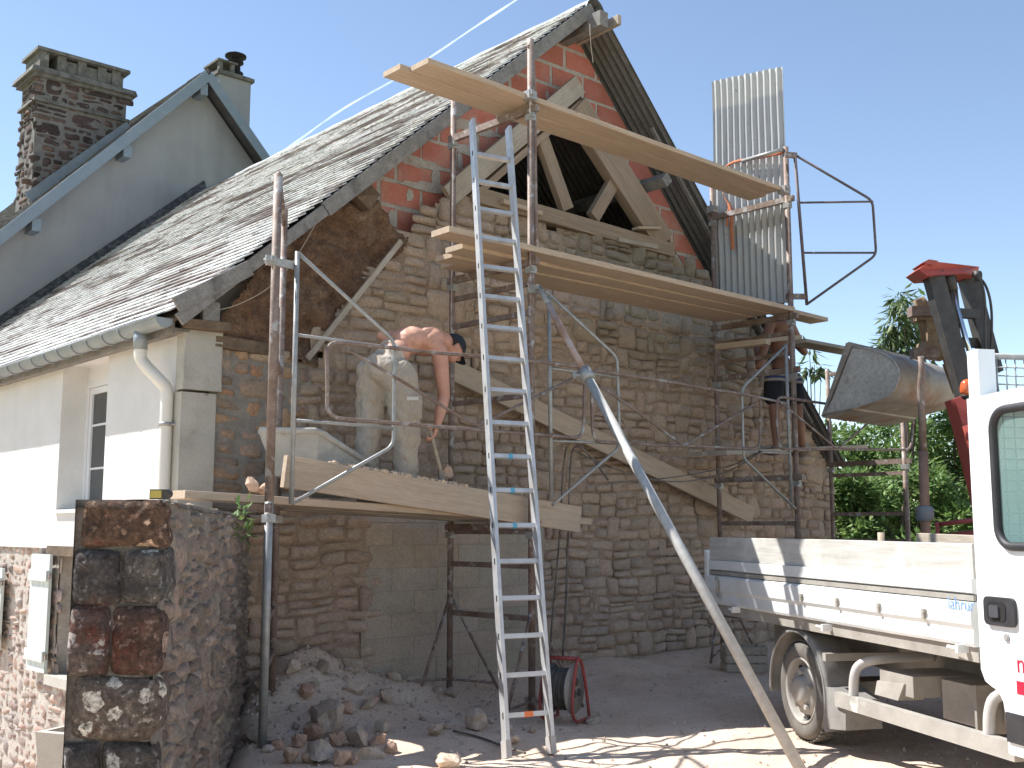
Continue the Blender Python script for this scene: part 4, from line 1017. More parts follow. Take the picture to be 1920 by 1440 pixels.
# neck, head
hc = AY(851, 652, wy-.06)
limb(b_, [nb, hc], [.062, .055])
hd = (Vector((.62, -.08, -.78))).normalized()      # face looks down-forward
hu = (hc-nb).normalized(); hu = Vector((.78,-.05,.62)); hu = (hu-hd*hu.dot(hd)).normalized(); hs = hd.cross(hu)
HM = Matrix((hd, hs, hu)).transposed()
ell(b_, hc, (.098, .076, .108), HM); ell(b_, hc+hd*.045-hu*.06, (.055, .052, .055), HM)
ell(b_, hc+hd*.10-hu*.02, (.022, .014, .024), HM); ell(b_, hc+hd*.083-hu*.058, (.015, .026, .010), HM)
for sg in (-1, 1): ell(b_, hc+hs*.077*sg-hu*.015-hd*.01, (.022, .010, .032), HM); ell(b_, hc+hs*.033*sg+hd*.083+hu*.005, (.010,.014,.008), HM)
def skin_d(v, n):
    d = (v-mid_); sp = d.dot(sy); al = d.dot(sx)
    g = 0
    if n.z > .2 and -.35 < al < .22: g -= .006*math.exp(-(sp/.02)**2); g += .0035*math.sin(al*70)*math.exp(-((abs(sp)-.11)/.05)**2)
    return g
organic('body', b_, .0085, m_skin, w1, 3, skin_d)
t_ = MB()
hipr, knr, anr = AY(747, 705, wy-.10), AY(763, 795, wy-.15), AY(760, 900, wy-.12)
hipl, knl, anl = AY(704, 702, wy+.10), AY(693, 795, wy+.13), AY(685, 905, wy+.15)
anr.z = max(anr.z, deckz+.07); anl.z = max(anl.z, deckz+.07)
ell(t_, pel+Vector((0,0,-.02)), (.17, .19, .15)); limb(t_, [hipr, hipr.lerp(knr,.5), knr], [.150, .140, .112]); limb(t_, [knr, knr.lerp(anr,.6), anr], [.112, .092, .098])
limb(t_, [hipl, hipl.lerp(knl,.5), knl], [.150, .138, .112]); limb(t_, [knl, knl.lerp(anl,.6), anl], [.112, .095, .098])
ell(t_, wai.lerp(pel, .55), (.10, .165, .135), AXM)
ell(t_, hipr.lerp(knr,.62)+Vector((.06,-.09,0)), (.06,.035,.09))
def cloth_d(v, n):
    zz = (v.z-deckz)
    f = .013*nz(v.x, v.y, v.z*1.6, 7) + .014*nz(v.x+v.z*.8, v.y, v.z*.5, 15) + .006*nz(v.x-v.z, v.y, v.z*.4, 28)
    f += .016*math.sin(zz*75 + 3*nz(v.x, v.y, v.z, 6))*sst(.26, .03, zz)
    return f
organic('trousers', t_, .010, m_trous, w1, 3, cloth_d)
bt = MB()
for px0, px1, py0, py1, lab in ((757, 790, 742, 782, None),):
    c = AY((px0+px1)/2, (py0+py1)/2, wy-.285); m = MB()
    m.grid(lambda s, t: c + cr*(.07*(s*2-1)) + Vector((0,0,.09*(t*2-1))) - fh*(.022*(1-(2*s-1)**4)*(1-(2*t-1)**4)-.03) , 8, 8); po = m.build('cargo_pocket', m_trous, w1)
    m = MB(); c2 = c + Vector((0,0,.062)) - fh*.0; m.bar(c2-cr*.045-fh*.0, c2+cr*.045-fh*.0, .004, .028, up=(0,0,1)); m.build('pocket_label', M('pale_label', (.62,.58,.5), None, rough=.8), po)
m = MB(); q1 = wai.lerp(pel, .28)
m.tube([q1 + sy*(.155*math.cos(a))+sz*(.128*math.sin(a)) for a in [2*math.pi*k/24 for k in range(24)]], .016, 8, closed=True); m.build('belt', M('pale_belt', (.5,.44,.36), None, rough=.9), w1)
for an in (anr, anl):
    m = MB(); ell(m, Vector((an.x+.07, an.y, deckz+.045)), (.15, .052, .045)); ell(m, Vector((an.x, an.y, deckz+.07)), (.06, .055, .07)); organic('boot', m, .012, m_boot, w1, 2)
c_ = MB(); ell(c_, hc+hu*.028-hd*.012, (.108, .087, .100), HM)
c_ = MB(); 
for i in range(9):
    pass
vs = []; N_ = 20
for i in range(8):
    t = math.pi/2*i/7
    for k in range(N_):
        a = 2*math.pi*k/N_; vs.append(hc + HM @ Vector((.108*math.cos(a)*math.cos(t)-.008, .086*math.sin(a)*math.cos(t), .012+.108*math.sin(t))))
c_.add(vs, [(i*N_+k, i*N_+(k+1) % N_, (i+1)*N_+(k+1) % N_, (i+1)*N_+k) for i in range(7) for k in range(N_)], None, True)
co = c_.build('cap', m_navy, w1)
m = MB(); m.grid(lambda s, t: hc + HM @ Vector((.098*math.cos((s-.5)*1.6)+.075*t*math.cos((s-.5)*1.5), .092*math.sin((s-.5)*1.9)*(1-.15*t), .018-.02*t-.02*(abs(s-.5)*2)**2)), 10, 4); m.build('visor', m_navy, co)
m = MB(); m.box((0,0,0),(.001,.001,.001)); 
q = hc + HM @ Vector((-.06, -.07, .055)); m = MB(); ell(m, q, (.022, .012, .014), HM, 2); m.build('sunglasses', M('black_gloss', (.02,.022,.028), None, rough=.1), w1)
hr = MB(); ell(hr, hc-hd*.045-hu*.004, (.072, .079, .075), HM); hr.build('hair', M('dark_hair', (.03,.022,.018), None, rough=.9), w1)
# tool in his hand
ta, tb, tc_ = AY(809, 815, wy-.235), AY(826, 883, wy-.25), AY(832, 914, wy-.25)
tool = thing('hand_tool', tc_, 'wooden hand tool held down by the bent worker', 'tool')
m = MB(); m.tube([ta+(ta-tb)*.25, ta, tb], [.013, .015, .017], 10); m.build('handle', m_greywood, tool)
m = MB(); dd = (tc_-tb).normalized(); m.hexa([tb-cr*.018-sy*.012, tb+cr*.018-sy*.012, tb+cr*.018+sy*.012, tb-cr*.018+sy*.012, tc_-cr*.03-sy*.006, tc_+cr*.03-sy*.006, tc_+cr*.03+sy*.006, tc_-cr*.03+sy*.006]); m.build('blade', M('dull_steel', (.36,.34,.31), (.28,.25,.22), 9, .5, metal=.5), tool)
# ---- worker 2, on the low right deck, half hidden
w2y = -.78
dz2 = a2.z+.024
W2 = lambda px, py, dy=0: AY(px, py, w2y+dy)
w2 = thing('person', (W2(1480,840).x, w2y, dz2), 'second worker in striped dark shorts, half hidden behind the right scaffold frame', 'person', 'builders at work on the gable')
b_ = MB()
hl, hr_ = W2(1452, 712), W2(1487, 716)
for h_, kx, ax, dy in ((hl, 1452, 1456, .0), (hr_, 1495, 1505, -.02)):
    k_ = W2(kx, 772, dy); a_ = W2(ax, 826, .03); a_.z = dz2+.09
    limb(b_, [h_, k_, a_], [.085, .062, .040]); limb(b_, [k_.lerp(a_,.1), k_.lerp(a_,.4)], [.05, .058])
    limb(b_, [a_, a_+Vector((.02,.13,-.05))], [.04, .03])
wz = W2(1468, 692); cz = W2(1466, 640); s2 = W2(1464, 612)
ell(b_, W2(1468,708), (.17,.125,.13)); ell(b_, wz, (.155,.115,.14)); ell(b_, cz, (.18,.13,.2)); ell(b_, s2, (.19,.11,.1))
sl_, sr_ = s2+Vector((-.19,0,.03)), s2+Vector((.19,0,.03))
e1 = W2(1424, 686, -.05); w1_ = W2(1418, 655, .15); limb(b_, [sl_, e1, e1.lerp(w1_, 1)], [.062, .045, .03]); hand(b_, w1_, (w1_-e1), (1,0,0), 1, .6)
e2 = W2(1508, 660, .05); w2_ = e2+Vector((-.05,.2,.2)); limb(b_, [sr_, e2, w2_], [.062, .045, .03]); hand(b_, w2_, (w2_-e2), (-1,0,0), 1, .6)
hc2 = s2+Vector((0,.06,.27)); limb(b_, [s2, hc2], [.065,.055]); ell(b_, hc2, (.076,.098,.115)); ell(b_, hc2+Vector((0,.06,-.06)), (.05,.05,.055)); ell(b_, hc2+Vector((0,.105,-.02)), (.013,.02,.022))
for sg in (-1,1): ell(b_, hc2+Vector((sg*.078,0,-.01)), (.01,.022,.03))
organic('body', b_, .010, M('shaded_skin', (.30,.155,.10), (.25,.12,.08), 5, .6, .15, 90), w2, 4)  # skin colour darkened to carry the shade below the middle deck
sh_ = MB(); ell(sh_, W2(1468,706), (.19,.14,.14))
for h_, kx in ((hl, 1451), (hr_, 1491)): limb(sh_, [h_, h_.lerp(W2(kx,772), .52)], [.115, .118])
m_shorts = bpy.data.materials.new('striped_shorts'); m_shorts.use_nodes = True
N = m_shorts.node_tree.nodes; L = m_shorts.node_tree.links; g_ = N.new('ShaderNodeNewGeometry'); sp = N.new('ShaderNodeSeparateXYZ'); L.new(g_.outputs['Position'], sp.inputs[0])
mr = N.new('ShaderNodeMapRange'); zs0, zs1 = W2(1468,742).z, W2(1468,694).z; mr.inputs[1].default_value = zs0; mr.inputs[2].default_value = zs1; L.new(sp.outputs[2], mr.inputs[0])
rp = N.new('ShaderNodeValToRGB'); rp.color_ramp.interpolation = 'CONSTANT'; el_ = rp.color_ramp.elements
el_[0].position = 0; el_[0].color = (.02,.024,.03,1); el_[1].position = .50; el_[1].color = (.42,.36,.30,1)
for p_, c_2 in ((.60,(.05,.07,.16,1)),(.70,(.42,.36,.30,1)),(.80,(.03,.035,.05,1))):
    q = el_.new(p_); q.color = c_2
L.new(mr.outputs[0], rp.inputs[0]); L.new(rp.outputs[0], N['Principled BSDF'].inputs[0]); N['Principled BSDF'].inputs['Roughness'].default_value = .9
organic('shorts', sh_, .012, m_shorts, w2, 3, lambda v, n: .008*nz(v.x, v.y, v.z, 9))
for ax in (1456, 1505):
    q = W2(ax, 826, .03); m = MB(); ell(m, Vector((q.x+.01, q.y+.06, dz2+.045)), (.055,.14,.045)); ell(m, Vector((q.x, q.y, dz2+.07)), (.055,.06,.07)); organic('boot', m, .012, m_boot, w2, 2)
m = MB(); ell(m, hc2+Vector((0,-.012,.025)), (.082,.1,.1)); m.build('hair', M('brown_hair', (.05,.03,.02), None, rough=.9), w2)
# ================================================================ SMALL THINGS
# mortar tub on the low deck
m_tub = M('mortar_caked_plastic', (.52,.50,.46), (.40,.385,.35), 7, .95, .8, 40, c3=(.30,.28,.25), s3=4, lo3=.56, hi3=.68, bdist=.02)
A, B, C_ = AY(483, 806, -.70), AY(597, 808, -1.08), AY(696, 872, -.92)
tub = thing('mortar_tub', (B.x, B.y, deckz), 'mortar caked white tub behind the edge board at the left end of the low deck', 'tub')
Dd = A + C_ - B; cen = (A+C_)/2; low = Vector((0,0,-.30))
rim = [A, B, C_, Dd]; bot = [cen + (p-cen)*.68 + low for p in rim]
m = MB(); inn = [cen + (p-cen)*.95 for p in rim]; inb = [cen + (p-cen)*.62 + low*.85 for p in rim]
for k in range(4):
    j = (k+1) % 4
    m.grid(lambda s, t: bot[k].lerp(bot[j], s).lerp(rim[k].lerp(rim[j], s), t) + Vector((0,0,.006*fb(s*3+k, t*2, 1, 2))), 10, 6)
    m.grid(lambda s, t: inb[j].lerp(inb[k], s).lerp(inn[j].lerp(inn[k], s), t), 4, 3)
m.add(bot, [(3,2,1,0)]); m.add(inb, [(0,1,2,3)])
tb_ = m.build('basin', m_tub, tub)
m = MB(); m.tube([p for k in range(4) for p in (rim[k].lerp(rim[k-1], .04), rim[k].lerp(rim[(k+1) % 4], .04))], .024, 8, closed=True); m.build('rim', m_tub, tub)
# tape measure on the garden wall
q = AP(300, 932, GP0, GN); q = Vector((q.x, q.y, GT+.035))
tm = thing('tape_measure', q-Vector((0,0,.03)), 'yellow and black tape measure left on top of the garden wall', 'tape measure')
q.z -= .017; m = MB(); m.bar(q-cr*.03, q+cr*.026, .045, .034); m.tube([q+cr*.022-cf*.0225, q+cr*.022+cf*.0225], .017, 12); m.build('case', M('black_plastic', (.035,.033,.03), None, rough=.5), tm)
m = MB(); c_q = q-fh*.0235; m.bar(c_q-cr*.027, c_q+cr*.012, .003, .026); m.build('yellow_label', M('yellow_plastic', (.42,.33,.07), None, rough=.5), tm)
# stones lying about
m_rubble = M('rubble', (.50,.40,.315), (.40,.305,.235), 9, .95, .8, 45, tint=True, c3=(.56,.48,.40), s3=5, lo3=.5, hi3=.7, bdist=.012, grain=.2, gs=40)
def stone_at(P, r, label, sq=(1.2,.9,.7), group=None, tint=(1,1,1), up=.45):
    m = MB(); m.blob((0,0,0), r, rng.randint(0, 999), .35, tint, 2, False, sq, U(0, 3))
    # angular: crease by flattening along random planes
    for _ in range(5):
        n = Vector((U(-1,1), U(-1,1), U(-1,1))).normalized(); h = r*U(.45,.75)
        m.v = [tuple(Vector(v) - n*max(0, Vector(v).dot(n)-h)*.9) for v in m.v]
    zmin = min(v[2] for v in m.v); c = Vector((P[0], P[1], P[2]-zmin-.15*r))
    m.v = [tuple(Vector(v)+c) for v in m.v]
    return m.build('loose_stone', m_rubble, origin=c, label=label, cat='stone', group=group)
GS = 'loose stones below and on the scaffold'
def gstone(px, py, r, label, **k):
    q = AZ(px, py, .05); q.z = gz(q.x, q.y); q2 = AZ(px, py, q.z); q2.z = gz(q2.x, q2.y); return stone_at(q2, r, label, group=GS, **k)
gstone(613, 1378, .125, 'biggest broken stone of the rubble, upright between scaffold foot and ladder', sq=(1.0,.8,1.15))
gstone(668, 1398, .095, 'squarish stone lying right of the biggest broken stone')
gstone(892, 1368, .11, 'rounded lone stone lying just left of the ladder foot', sq=(1.3,.9,.75))
gstone(686, 1424, .085, 'flat stone at the front edge of the rubble', sq=(1.4,.8,.5))
gstone(842, 1432, .10, 'pale flat stone near the picture edge left of the ladder', sq=(1.4,.8,.5), tint=(1.3,1.3,1.25))
gstone(600, 1428, .09, 'brown stone at the front of the rubble beside the scaffold foot')
gstone(1000, 1328, .08, 'small stone standing under the lowest rungs of the ladder')
gstone(1108, 1352, .08, 'small flat stone right of the cable reel', sq=(1.5,.9,.4))
for k, (px, py, r) in enumerate(((575,1352,.07),(590,1385,.08),(636,1398,.07),(650,1362,.06),(560,1400,.06),(706,1398,.06),(722,1372,.05),(545,1430,.06),(640,1428,.06),(575,1425,.05),(735,1410,.05),(660,1425,.045),(520,1405,.05),(700,1350,.045))):
    q = AZ(px, py, .1); q = AZ(px, py, gz(q.x, q.y)); stone_at(Vector((q.x, q.y, gz(q.x, q.y))), r, 'pinkish broken stone, one of the cluster in front of the rubble heap', sq=(1.1,.9,.85), group='cluster of broken stones before the heap', tint=col((1.12,.93,.85), .15))
for k in range(52):
    x = U(-.35, 2.0); y = -.15-abs(rng.gauss(0, .8)); 
    if (Vector((x, y, 0))-GP0).dot(GN) < .12: continue
    stone_at(Vector((x, y, gz(x, y))), .03+.05*rng.random()**2, 'small broken stone lying in the rubble heap in the shaded corner', sq=(1.2,.9,U(.5,.9)), group='small broken stones of the rubble heap', tint=col((1,1,1), .2))
for (px, py, r, l) in ((475, 908, .06, 'reddish stone on the low plank left of the leftmost scaffold post'), (500, 915, .05, 'small brown stone on the low plank right behind the leftmost scaffold post'), (838, 885, .06, 'pointed stone at the end of the bent worker\'s tool'), (893, 917, .035, 'little pale stone on the edge board left of the ladder')):
    q = AY(px, py, -1.05); stone_at(Vector((q.x, q.y, q.z-.05)), r, l, group=GS, sq=(1,.9,.9), tint=(1.25,1.05,.95))
# crumbs of mortar and earth, pebbles: too many to count
gr = MB()
for k in range(2600):
    if k < 1500: x = U(-.5, 2.6); y = -.05-abs(rng.gauss(0, .95))
    else: x = U(-.6, 5.5); y = U(-4.8, -.3)
    if (Vector((x, y, 0))-GP0).dot(GN) < .05: continue
    r = .006+.02*rng.random()**3; z = gz(x, y)
    c = (x, y, z+r*.3); a = U(0, 6.28); q = []
    for s in range(4): q.append((x+r*math.cos(a+s*1.57)*U(.7,1.2), y+r*math.sin(a+s*1.57)*U(.7,1.2), z-.003))
    gr.add(q+[(x+U(-.4,.4)*r, y+U(-.4,.4)*r, z+r*U(.6,1.1))], [(0,1,4),(1,2,4),(2,3,4),(3,0,4)], col((1,1,1), .3))
gr.build('gravel', m_rubble, kind='stuff')
cr_ = MB()
for k in range(170):
    t = rng.random(); q = tl_.lerp(tr_, .12+.45*t if k < 110 else rng.random()); r = .006+.014*rng.random()
    cr_.blob((q.x, q.y+U(-.02,.02) if k < 110 else U(-1.1,-.5), q.z+.118 if k < 110 else on_low(q.x)+.03), r, k, .3, (1.3,1.25,1.15), 1)
for k in range(45):
    q = AP(U(345,430), 940, GP0 - GN*.1, GN); w_ = U(-.15,.02); q = q+GN*w_
    cr_.blob((q.x, q.y, GT+.01), .006+.012*rng.random(), k, .3, (1.2,1.15,1.05), 1)
cr_.build('mortar_crumbs', m_rubble, kind='stuff')
# cable reel
rp_ = AZ(1056, 1350, .02); rz_ = .30
reel = thing('cable_reel', (rp_.x, rp_.y, .02), 'cable reel with red tube stand on the ground right behind the ladder', 'cable reel')
axd = (cr*.90 - fh*.44).normalized(); rc_ = Vector((rp_.x, rp_.y, .25))
m_red = M('red_paint', (.32,.06,.055), (.25,.05,.045), 8, .5); m_blk = M('dusty_black', (.05,.047,.043), (.10,.09,.08), 9, .8)
m = MB(); m.lathe(rc_-axd*.08, axd, [(.12,0),(.12,.16)], 28); m.build('drum', m_blk, reel)
m = MB()
for k in range(8): m.tube([rc_+axd*(-.07+.02*k) + (Vector((0,0,1))*math.cos(a)+axd.cross(Vector((0,0,1)))*math.sin(a))*(.14+.006*(k % 2)) for a in [2*math.pi*j/28 for j in range(28)]], .012, 6, closed=True)
m.build('wound_cable', m_blk, reel)
for sg in (-1, 1):
    m = MB(); m.lathe(rc_+axd*(.09*sg), axd, [(.0,-.008),(.18,-.008),(.185,0),(.18,.008),(.10,.008),(.095,.016),(.0,.016)] , 32); m.build('flange', M('grey_plastic', (.22,.215,.20), (.30,.285,.265), 9, .7) if sg > 0 else m_blk, reel)
    m = MB(); e = axd*(.13*sg); q = axd.cross(Vector((0,0,1))).normalized()
    m.tube(smooth([rc_+e-q*.20+Vector((0,0,-.23)), rc_+e-q*.14+Vector((0,0,.0)), rc_+e-q*.05+Vector((0,0,.22)), rc_+e+q*.05+Vector((0,0,.23)), rc_+e+q*.18+Vector((0,0,-.23)), rc_+e-q*.20+Vector((0,0,-.23))], 2), .013, 8); m.build('stand', m_red, reel)
m = MB(); m.tube([rc_-axd*.13+Vector((0,0,.225)), rc_+axd*.13+Vector((0,0,.225))], .016, 8); m.build('grip', m_red, reel)
m = MB(); 
for k in range(3):
    a = k*2.1; q = rc_+axd*.112+(Vector((0,0,1))*math.cos(a)+axd.cross(Vector((0,0,1)))*math.sin(a))*.055; m.tube([q, q+axd*.006], .03, 12)
m.build('socket_covers', m_blk, reel)
# planter trough in the lower yard, far left
tz0 = -1.2; P = [AX(65, 1372, -.95), AX(140, 1356, -.95)]
f0 = AX(66, 1372, -1.0); zt_r = f0.z
trough = MB(); o_ = Vector((f0.x, f0.y, 0)); u1 = Vector((.30,-.62,0)).normalized(); u2 = Vector((u1.y*-1, u1.x, 0)) * -1
W_, L_ = .62, .95
c0 = o_; c1 = o_+u1*W_; c2 = c1+u2*-L_; c3 = c0+u2*-L_
zb = zt_r-.55
def ring(i, z, k): 
    cc_ = (c0+c1+c2+c3)/4; return [Vector((cc_.x+(p.x-cc_.x)*k, cc_.y+(p.y-cc_.y)*k, z)) for p in (c0, c1, c2, c3)]
r1, r2, r3, r4 = ring(0, zb, .88), ring(0, zt_r, 1), ring(0, zt_r, .86), ring(0, zb+.1, .78)
vs = r1+r2+r3+r4
fs = [(k, (k+1) % 4, 4+(k+1) % 4, 4+k) for k in range(4)] + [(4+k, 4+(k+1) % 4, 8+(k+1) % 4, 8+k) for k in range(4)] + [(8+k, 8+(k+1) % 4, 12+(k+1) % 4, 12+k) for k in range(4)] + [(12,13,14,15), (3,2,1,0)]
trough.add(vs, fs); trough.build('trough', m_cement, origin=(f0.x, f0.y, zb), cat='trough', label='concrete trough standing in the lower yard beside the garden wall end')
# ================================================================ TIPPER TRUCK
TF = Vector((-.489, -.872, 0)).normalized(); TN = Vector((TF.y, -TF.x, 0)); TO = Vector((2.62, -3.65, 0))
def TW(s, t, z): return TO + TF*s + TN*t + Vector((0, 0, z))
truck = thing('tipper_truck', TO, 'dusty white tipper truck with drop sides, cut off by the right picture edge', 'truck')
m_tw = M('dusty_white_paint', (.74,.76,.745), (.66,.665,.64), 2.5, .38, 0, c3=(.52,.48,.41), s3=1.6, lo3=.56, hi3=.82, c4=(.30,.20,.13), s4=11, lo4=.71, hi4=.74, coat=.15)
m_cab = M('white_cab_paint', (.80,.82,.82), (.76,.78,.775), 1.5, .28, 0, coat=.35, c3=(.62,.61,.56), s3=2.2, lo3=.56, hi3=.85, c4=(.55,.53,.47), s4=26, lo4=.68, hi4=.74)
m_td = M('dusty_chassis', (.36,.33,.285), (.27,.245,.21), 5, .85, .3, 40, c3=(.43,.40,.35), s3=2, lo3=.5, hi3=.75)
m_tire = M('dusty_rubber', (.115,.105,.092), (.17,.155,.135), 8, .95, .4, 60)
m_rim = M('dusty_rim', (.40,.38,.34), (.31,.29,.255), 6, .7)
m_mud = M('grey_mudguard', (.20,.19,.175), (.28,.27,.25), 7, .8, .2, 40)
m_blp = M('black_trim', (.022,.022,.025), (.045,.043,.045), 6, .55)
def tbox(mb, s0, s1, t0, t1, z0, z1):
    mb.hexa([TW(s0,t0,z0), TW(s1,t0,z0), TW(s1,t1,z0), TW(s0,t1,z0), TW(s0,t0,z1), TW(s1,t0,z1), TW(s1,t1,z1), TW(s0,t1,z1)]); return mb
S0, S1 = -1.55, 1.97; TT = .05; TB = -2.0
# bed
bed_ = MB(); tbox(bed_, S0, S1, TT-.02, TB+.02, .76, .80); bed_o = bed_.build('bed_floor', m_td, truck)
m = MB(); tbox(m, S0, S1, TT, TT-.06, .765, .838); m.build('sill_rail', m_td, truck)
def side_profile():
    # (t offset, z) outer skin of a drop side, from bottom to top
    return [(.018,.842),(.026,.86),(.020,.93),(.034,.955),(.034,1.055),(.018,1.066),(-.012,1.075),(-.012,1.105),(.018,1.118),(.020,1.19)]
pr_ = side_profile(); ds = MB(); ns = 14
for sgn in (1,):
    vs = []; 
    for i in range(ns+1):
        s = S0+(S1-S0)*i/ns
        for (o, z) in pr_: vs.append(TW(s, TT+o, z+.004*nz(s, 2, 0, 1.4)))
        for (o, z) in reversed(pr_): vs.append(TW(s, TT-.035, z))
    n = 2*len(pr_)
    ds.add(vs, [(i*n+k, (i+1)*n+k, (i+1)*n+(k+1) % n, i*n+(k+1) % n) for i in range(ns) for k in range(n)] + [tuple(range(n)), tuple(ns*n+k for k in range(n))[::-1]])
dso = ds.build('drop_side', m_tw, truck)
m = MB(); tbox(m, S0, S1, TT-.004, TT+.012, 1.076, 1.104); m.build('side_groove', m_td, dso)
for px in (1503, 1570, 1648, 1733):
    sx_ = 0
    q = AP(px, 1120+(px-1503)*.13, TO+TN*(TT+.035), TN); m = MB(); sx_ = (q-TO).dot(TF); zq = q.z
    tbox(m, sx_-.012, sx_+.012, TT+.033, TT+.047, zq-.03, zq+.025); tbox(m, sx_+.002, sx_+.022, TT+.033, TT+.052, zq+.005, zq+.022); m.build('rope_hook', m_td, dso)
wb_ = wood_bar('side_board', TW(S0+.0, TT-.01, 1.285), TW(S1, TT-.01, 1.28), .03, .185, (0,0,1), M('weathered_white_wood', (.55,.53,.48), (.42,.40,.36), 2.5, .9, .3, 20, stretch=(1.2,16,16), c3=(.62,.60,.55), s3=2, lo3=.5, hi3=.7), truck)
m = MB(); tbox(m, S0-.06, S0-.005, TT+.03, TT-.03, .78, 1.25); tbox(m, S0-.085, S0-.06, TT+.02, TT-.02, .9, 1.27); m.build('rear_post', m_tw, truck)
m = MB(); tbox(m, S0-.05, S0-.02, TT-.05, TB, .80, 1.19); m.build('tailgate', m_tw, truck)
m = MB(); tbox(m, S0, S1, TB, TB+.04, .84, 1.19); m.build('drop_side', m_tw, truck)
m = MB(); tbox(m, S1, S1+.04, TT-.02, TB+.02, .80, 1.35); m.build('front_panel', m_tw, truck)
for px, py in ((1540,1176),(1791,1215),(1372,1143)):
    q = AP(px, py, TO+TN*(TT+.05), TN); s = (q-TO).dot(TF); z = q.z
    m = MB(); m.tube([TW(s-.07, TT+.045, z), TW(s+.02, TT+.055, z)], .011, 8); tbox(m, s+.02, s+.045, TT+.0, TT+.065, z-.022, z+.022); m.build('latch', m_tw, truck)
q = AP(1340, 1095, TO+TN*(TT+.05), TN); s = (q-TO).dot(TF); m = MB(); m.tube(smooth([TW(s+.03, TT+.05, 1.06), TW(s+.08, TT+.055, 1.0), TW(s+.03, TT+.05, .93), TW(s+.09, TT+.05, .90)], 2), .012, 6); m.build('latch', m_td, truck)
# lettering on the drop side
def text(body, size, origin, xdir, ydir, mat, name, parent, depth=.001):
    cu_ = bpy.data.curves.new('t', 'FONT'); cu_.body = body; cu_.size = size; cu_.extrude = depth
    to = bpy.data.objects.new('t', cu_); scene.collection.objects.link(to)
    dg = bpy.context.evaluated_depsgraph_get(); me = bpy.data.meshes.new_from_object(to.evaluated_get(dg))
    bpy.data.objects.remove(to); me.materials.clear(); me.materials.append(mat); me.name = name
    xd, yd = Vector(xdir).normalized(), Vector(ydir).normalized(); zd = xd.cross(yd)
    p = Vector(origin); mt = Matrix(((xd.x, yd.x, zd.x, p.x), (xd.y, yd.y, zd.y, p.y), (xd.z, yd.z, zd.z, p.z), (0,0,0,1)))
    me.transform(Matrix.Translation(-LOC[parent]) @ mt)
    o = bpy.data.objects.new(name, me); scene.collection.objects.link(o); o.parent = parent; LOC[o] = LOC[parent]; return o
q = AP(1777, 1141, TO+TN*(TT+.036), TN); s = (q-TO).dot(TF)
text('lahrur', .095, TW(s, TT+.0355, q.z), TF, (0,0,1), M('faded_blue', (.10,.24,.48), (.30,.44,.62), 30, .6, lo=.4, hi=.6), 'lettering', dso)
# tools in the bed sticking out
q = AP(1652, 1004, TO+TN*-.3, TN)
m = MB(); m.tube([q+Vector((0,0,-.3)), q+Vector((0,0,.02))], .022, 10); m.build('shaft', m_wood, truck)
# wheel
def wheel(s, t):
    wh = bpy.data.objects.new('wheel', None); scene.collection.objects.link(wh); wh.parent = truck; LOC[wh] = TO; wh.location = (0,0,0)
    c = TW(s, t, .335)
    m = MB(); m.lathe(c, TN, [(.215,-.20),(.27,-.205),(.318,-.19),(.333,-.155),(.338,-.10),(.333,-.05),(.318,-.012),(.28,.0),(.235,-.005),(.215,-.02)], 48)
    m.build('tyre', m_tire, wh)
    m = MB()
    for k in range(48):
        a = 2*math.pi*k/48
        for (t0, t1, da) in ((-.185,-.135,0),(-.125,-.08,.05),(-.07,-.025,.0)):
            d = TF*math.cos(a+da)+Vector((0,0,math.sin(a+da))); e = TF*-math.sin(a+da)+Vector((0,0,math.cos(a+da)))
            m.bar(c+TN*t0+d*.339, c+TN*t1+d*.339, .030, .008, up=d)
    m.build('tread', m_tire, wh)
    m = MB(); m.lathe(c, TN, [(.228,-.18),(.222,-.02),(.226,-.006),(.216,-.004),(.205,-.018),(.20,-.05),(.185,-.075),(.165,-.06),(.155,-.03),(.12,-.022),(.10,-.022),(.098,.0),(.085,.02),(.06,.028),(.0,.03)], 40)
    r_o = m.build('rim', m_rim, wh)
    for k in range(5):
        a = 2*math.pi*k/5+.3; p = c+(TF*math.cos(a)+Vector((0,0,math.sin(a))))*.125; m = MB(); m.tube([p-TN*.03, p+TN*.004], .019, 8); m.build('wheel_nut', m_rim, r_o)
    for k in range(10):
        a = 2*math.pi*(k+.5)/10; p = c+(TF*math.cos(a)+Vector((0,0,math.sin(a))))*.178; m = MB(); m.tube([p-TN*.075, p-TN*.055], .016, 8); m.build('rim_hole', m_blp, r_o)
    return wh
wheel(-.13, 0); wheel(-.13, TB+.22); wheel(3.05, .03); wheel(3.05, TB+.24)
# mudguard: a band round the wheel with a rolled edge and a flange
mg = MB(); cz = .335; cs_ = -.13; A0, A1 = math.radians(188), math.radians(-28)
def mgp(r, t, a): return TW(cs_+r*math.cos(a), t, cz+r*math.sin(a)*1.0)
prof = [(.405,-.24),(.425,-.22),(.425,-.03),(.43,.0),(.425,.022),(.405,.026)]
vs = []; na = 36
for i in range(na+1):
    a = A0+(A1-A0)*i/na
    for (r, t) in prof: vs.append(mgp(r + (.02 if abs(i-na) < 1 else 0), t, a))
n = len(prof); mg.add(vs, [(i*n+k, i*n+k+1, (i+1)*n+k+1, (i+1)*n+k) for i in range(na) for k in range(n-1)], None, True)
mg.tube([mgp(.405, .024, A0+(A1-A0)*i/na) for i in range(na+1)], .011, 6)
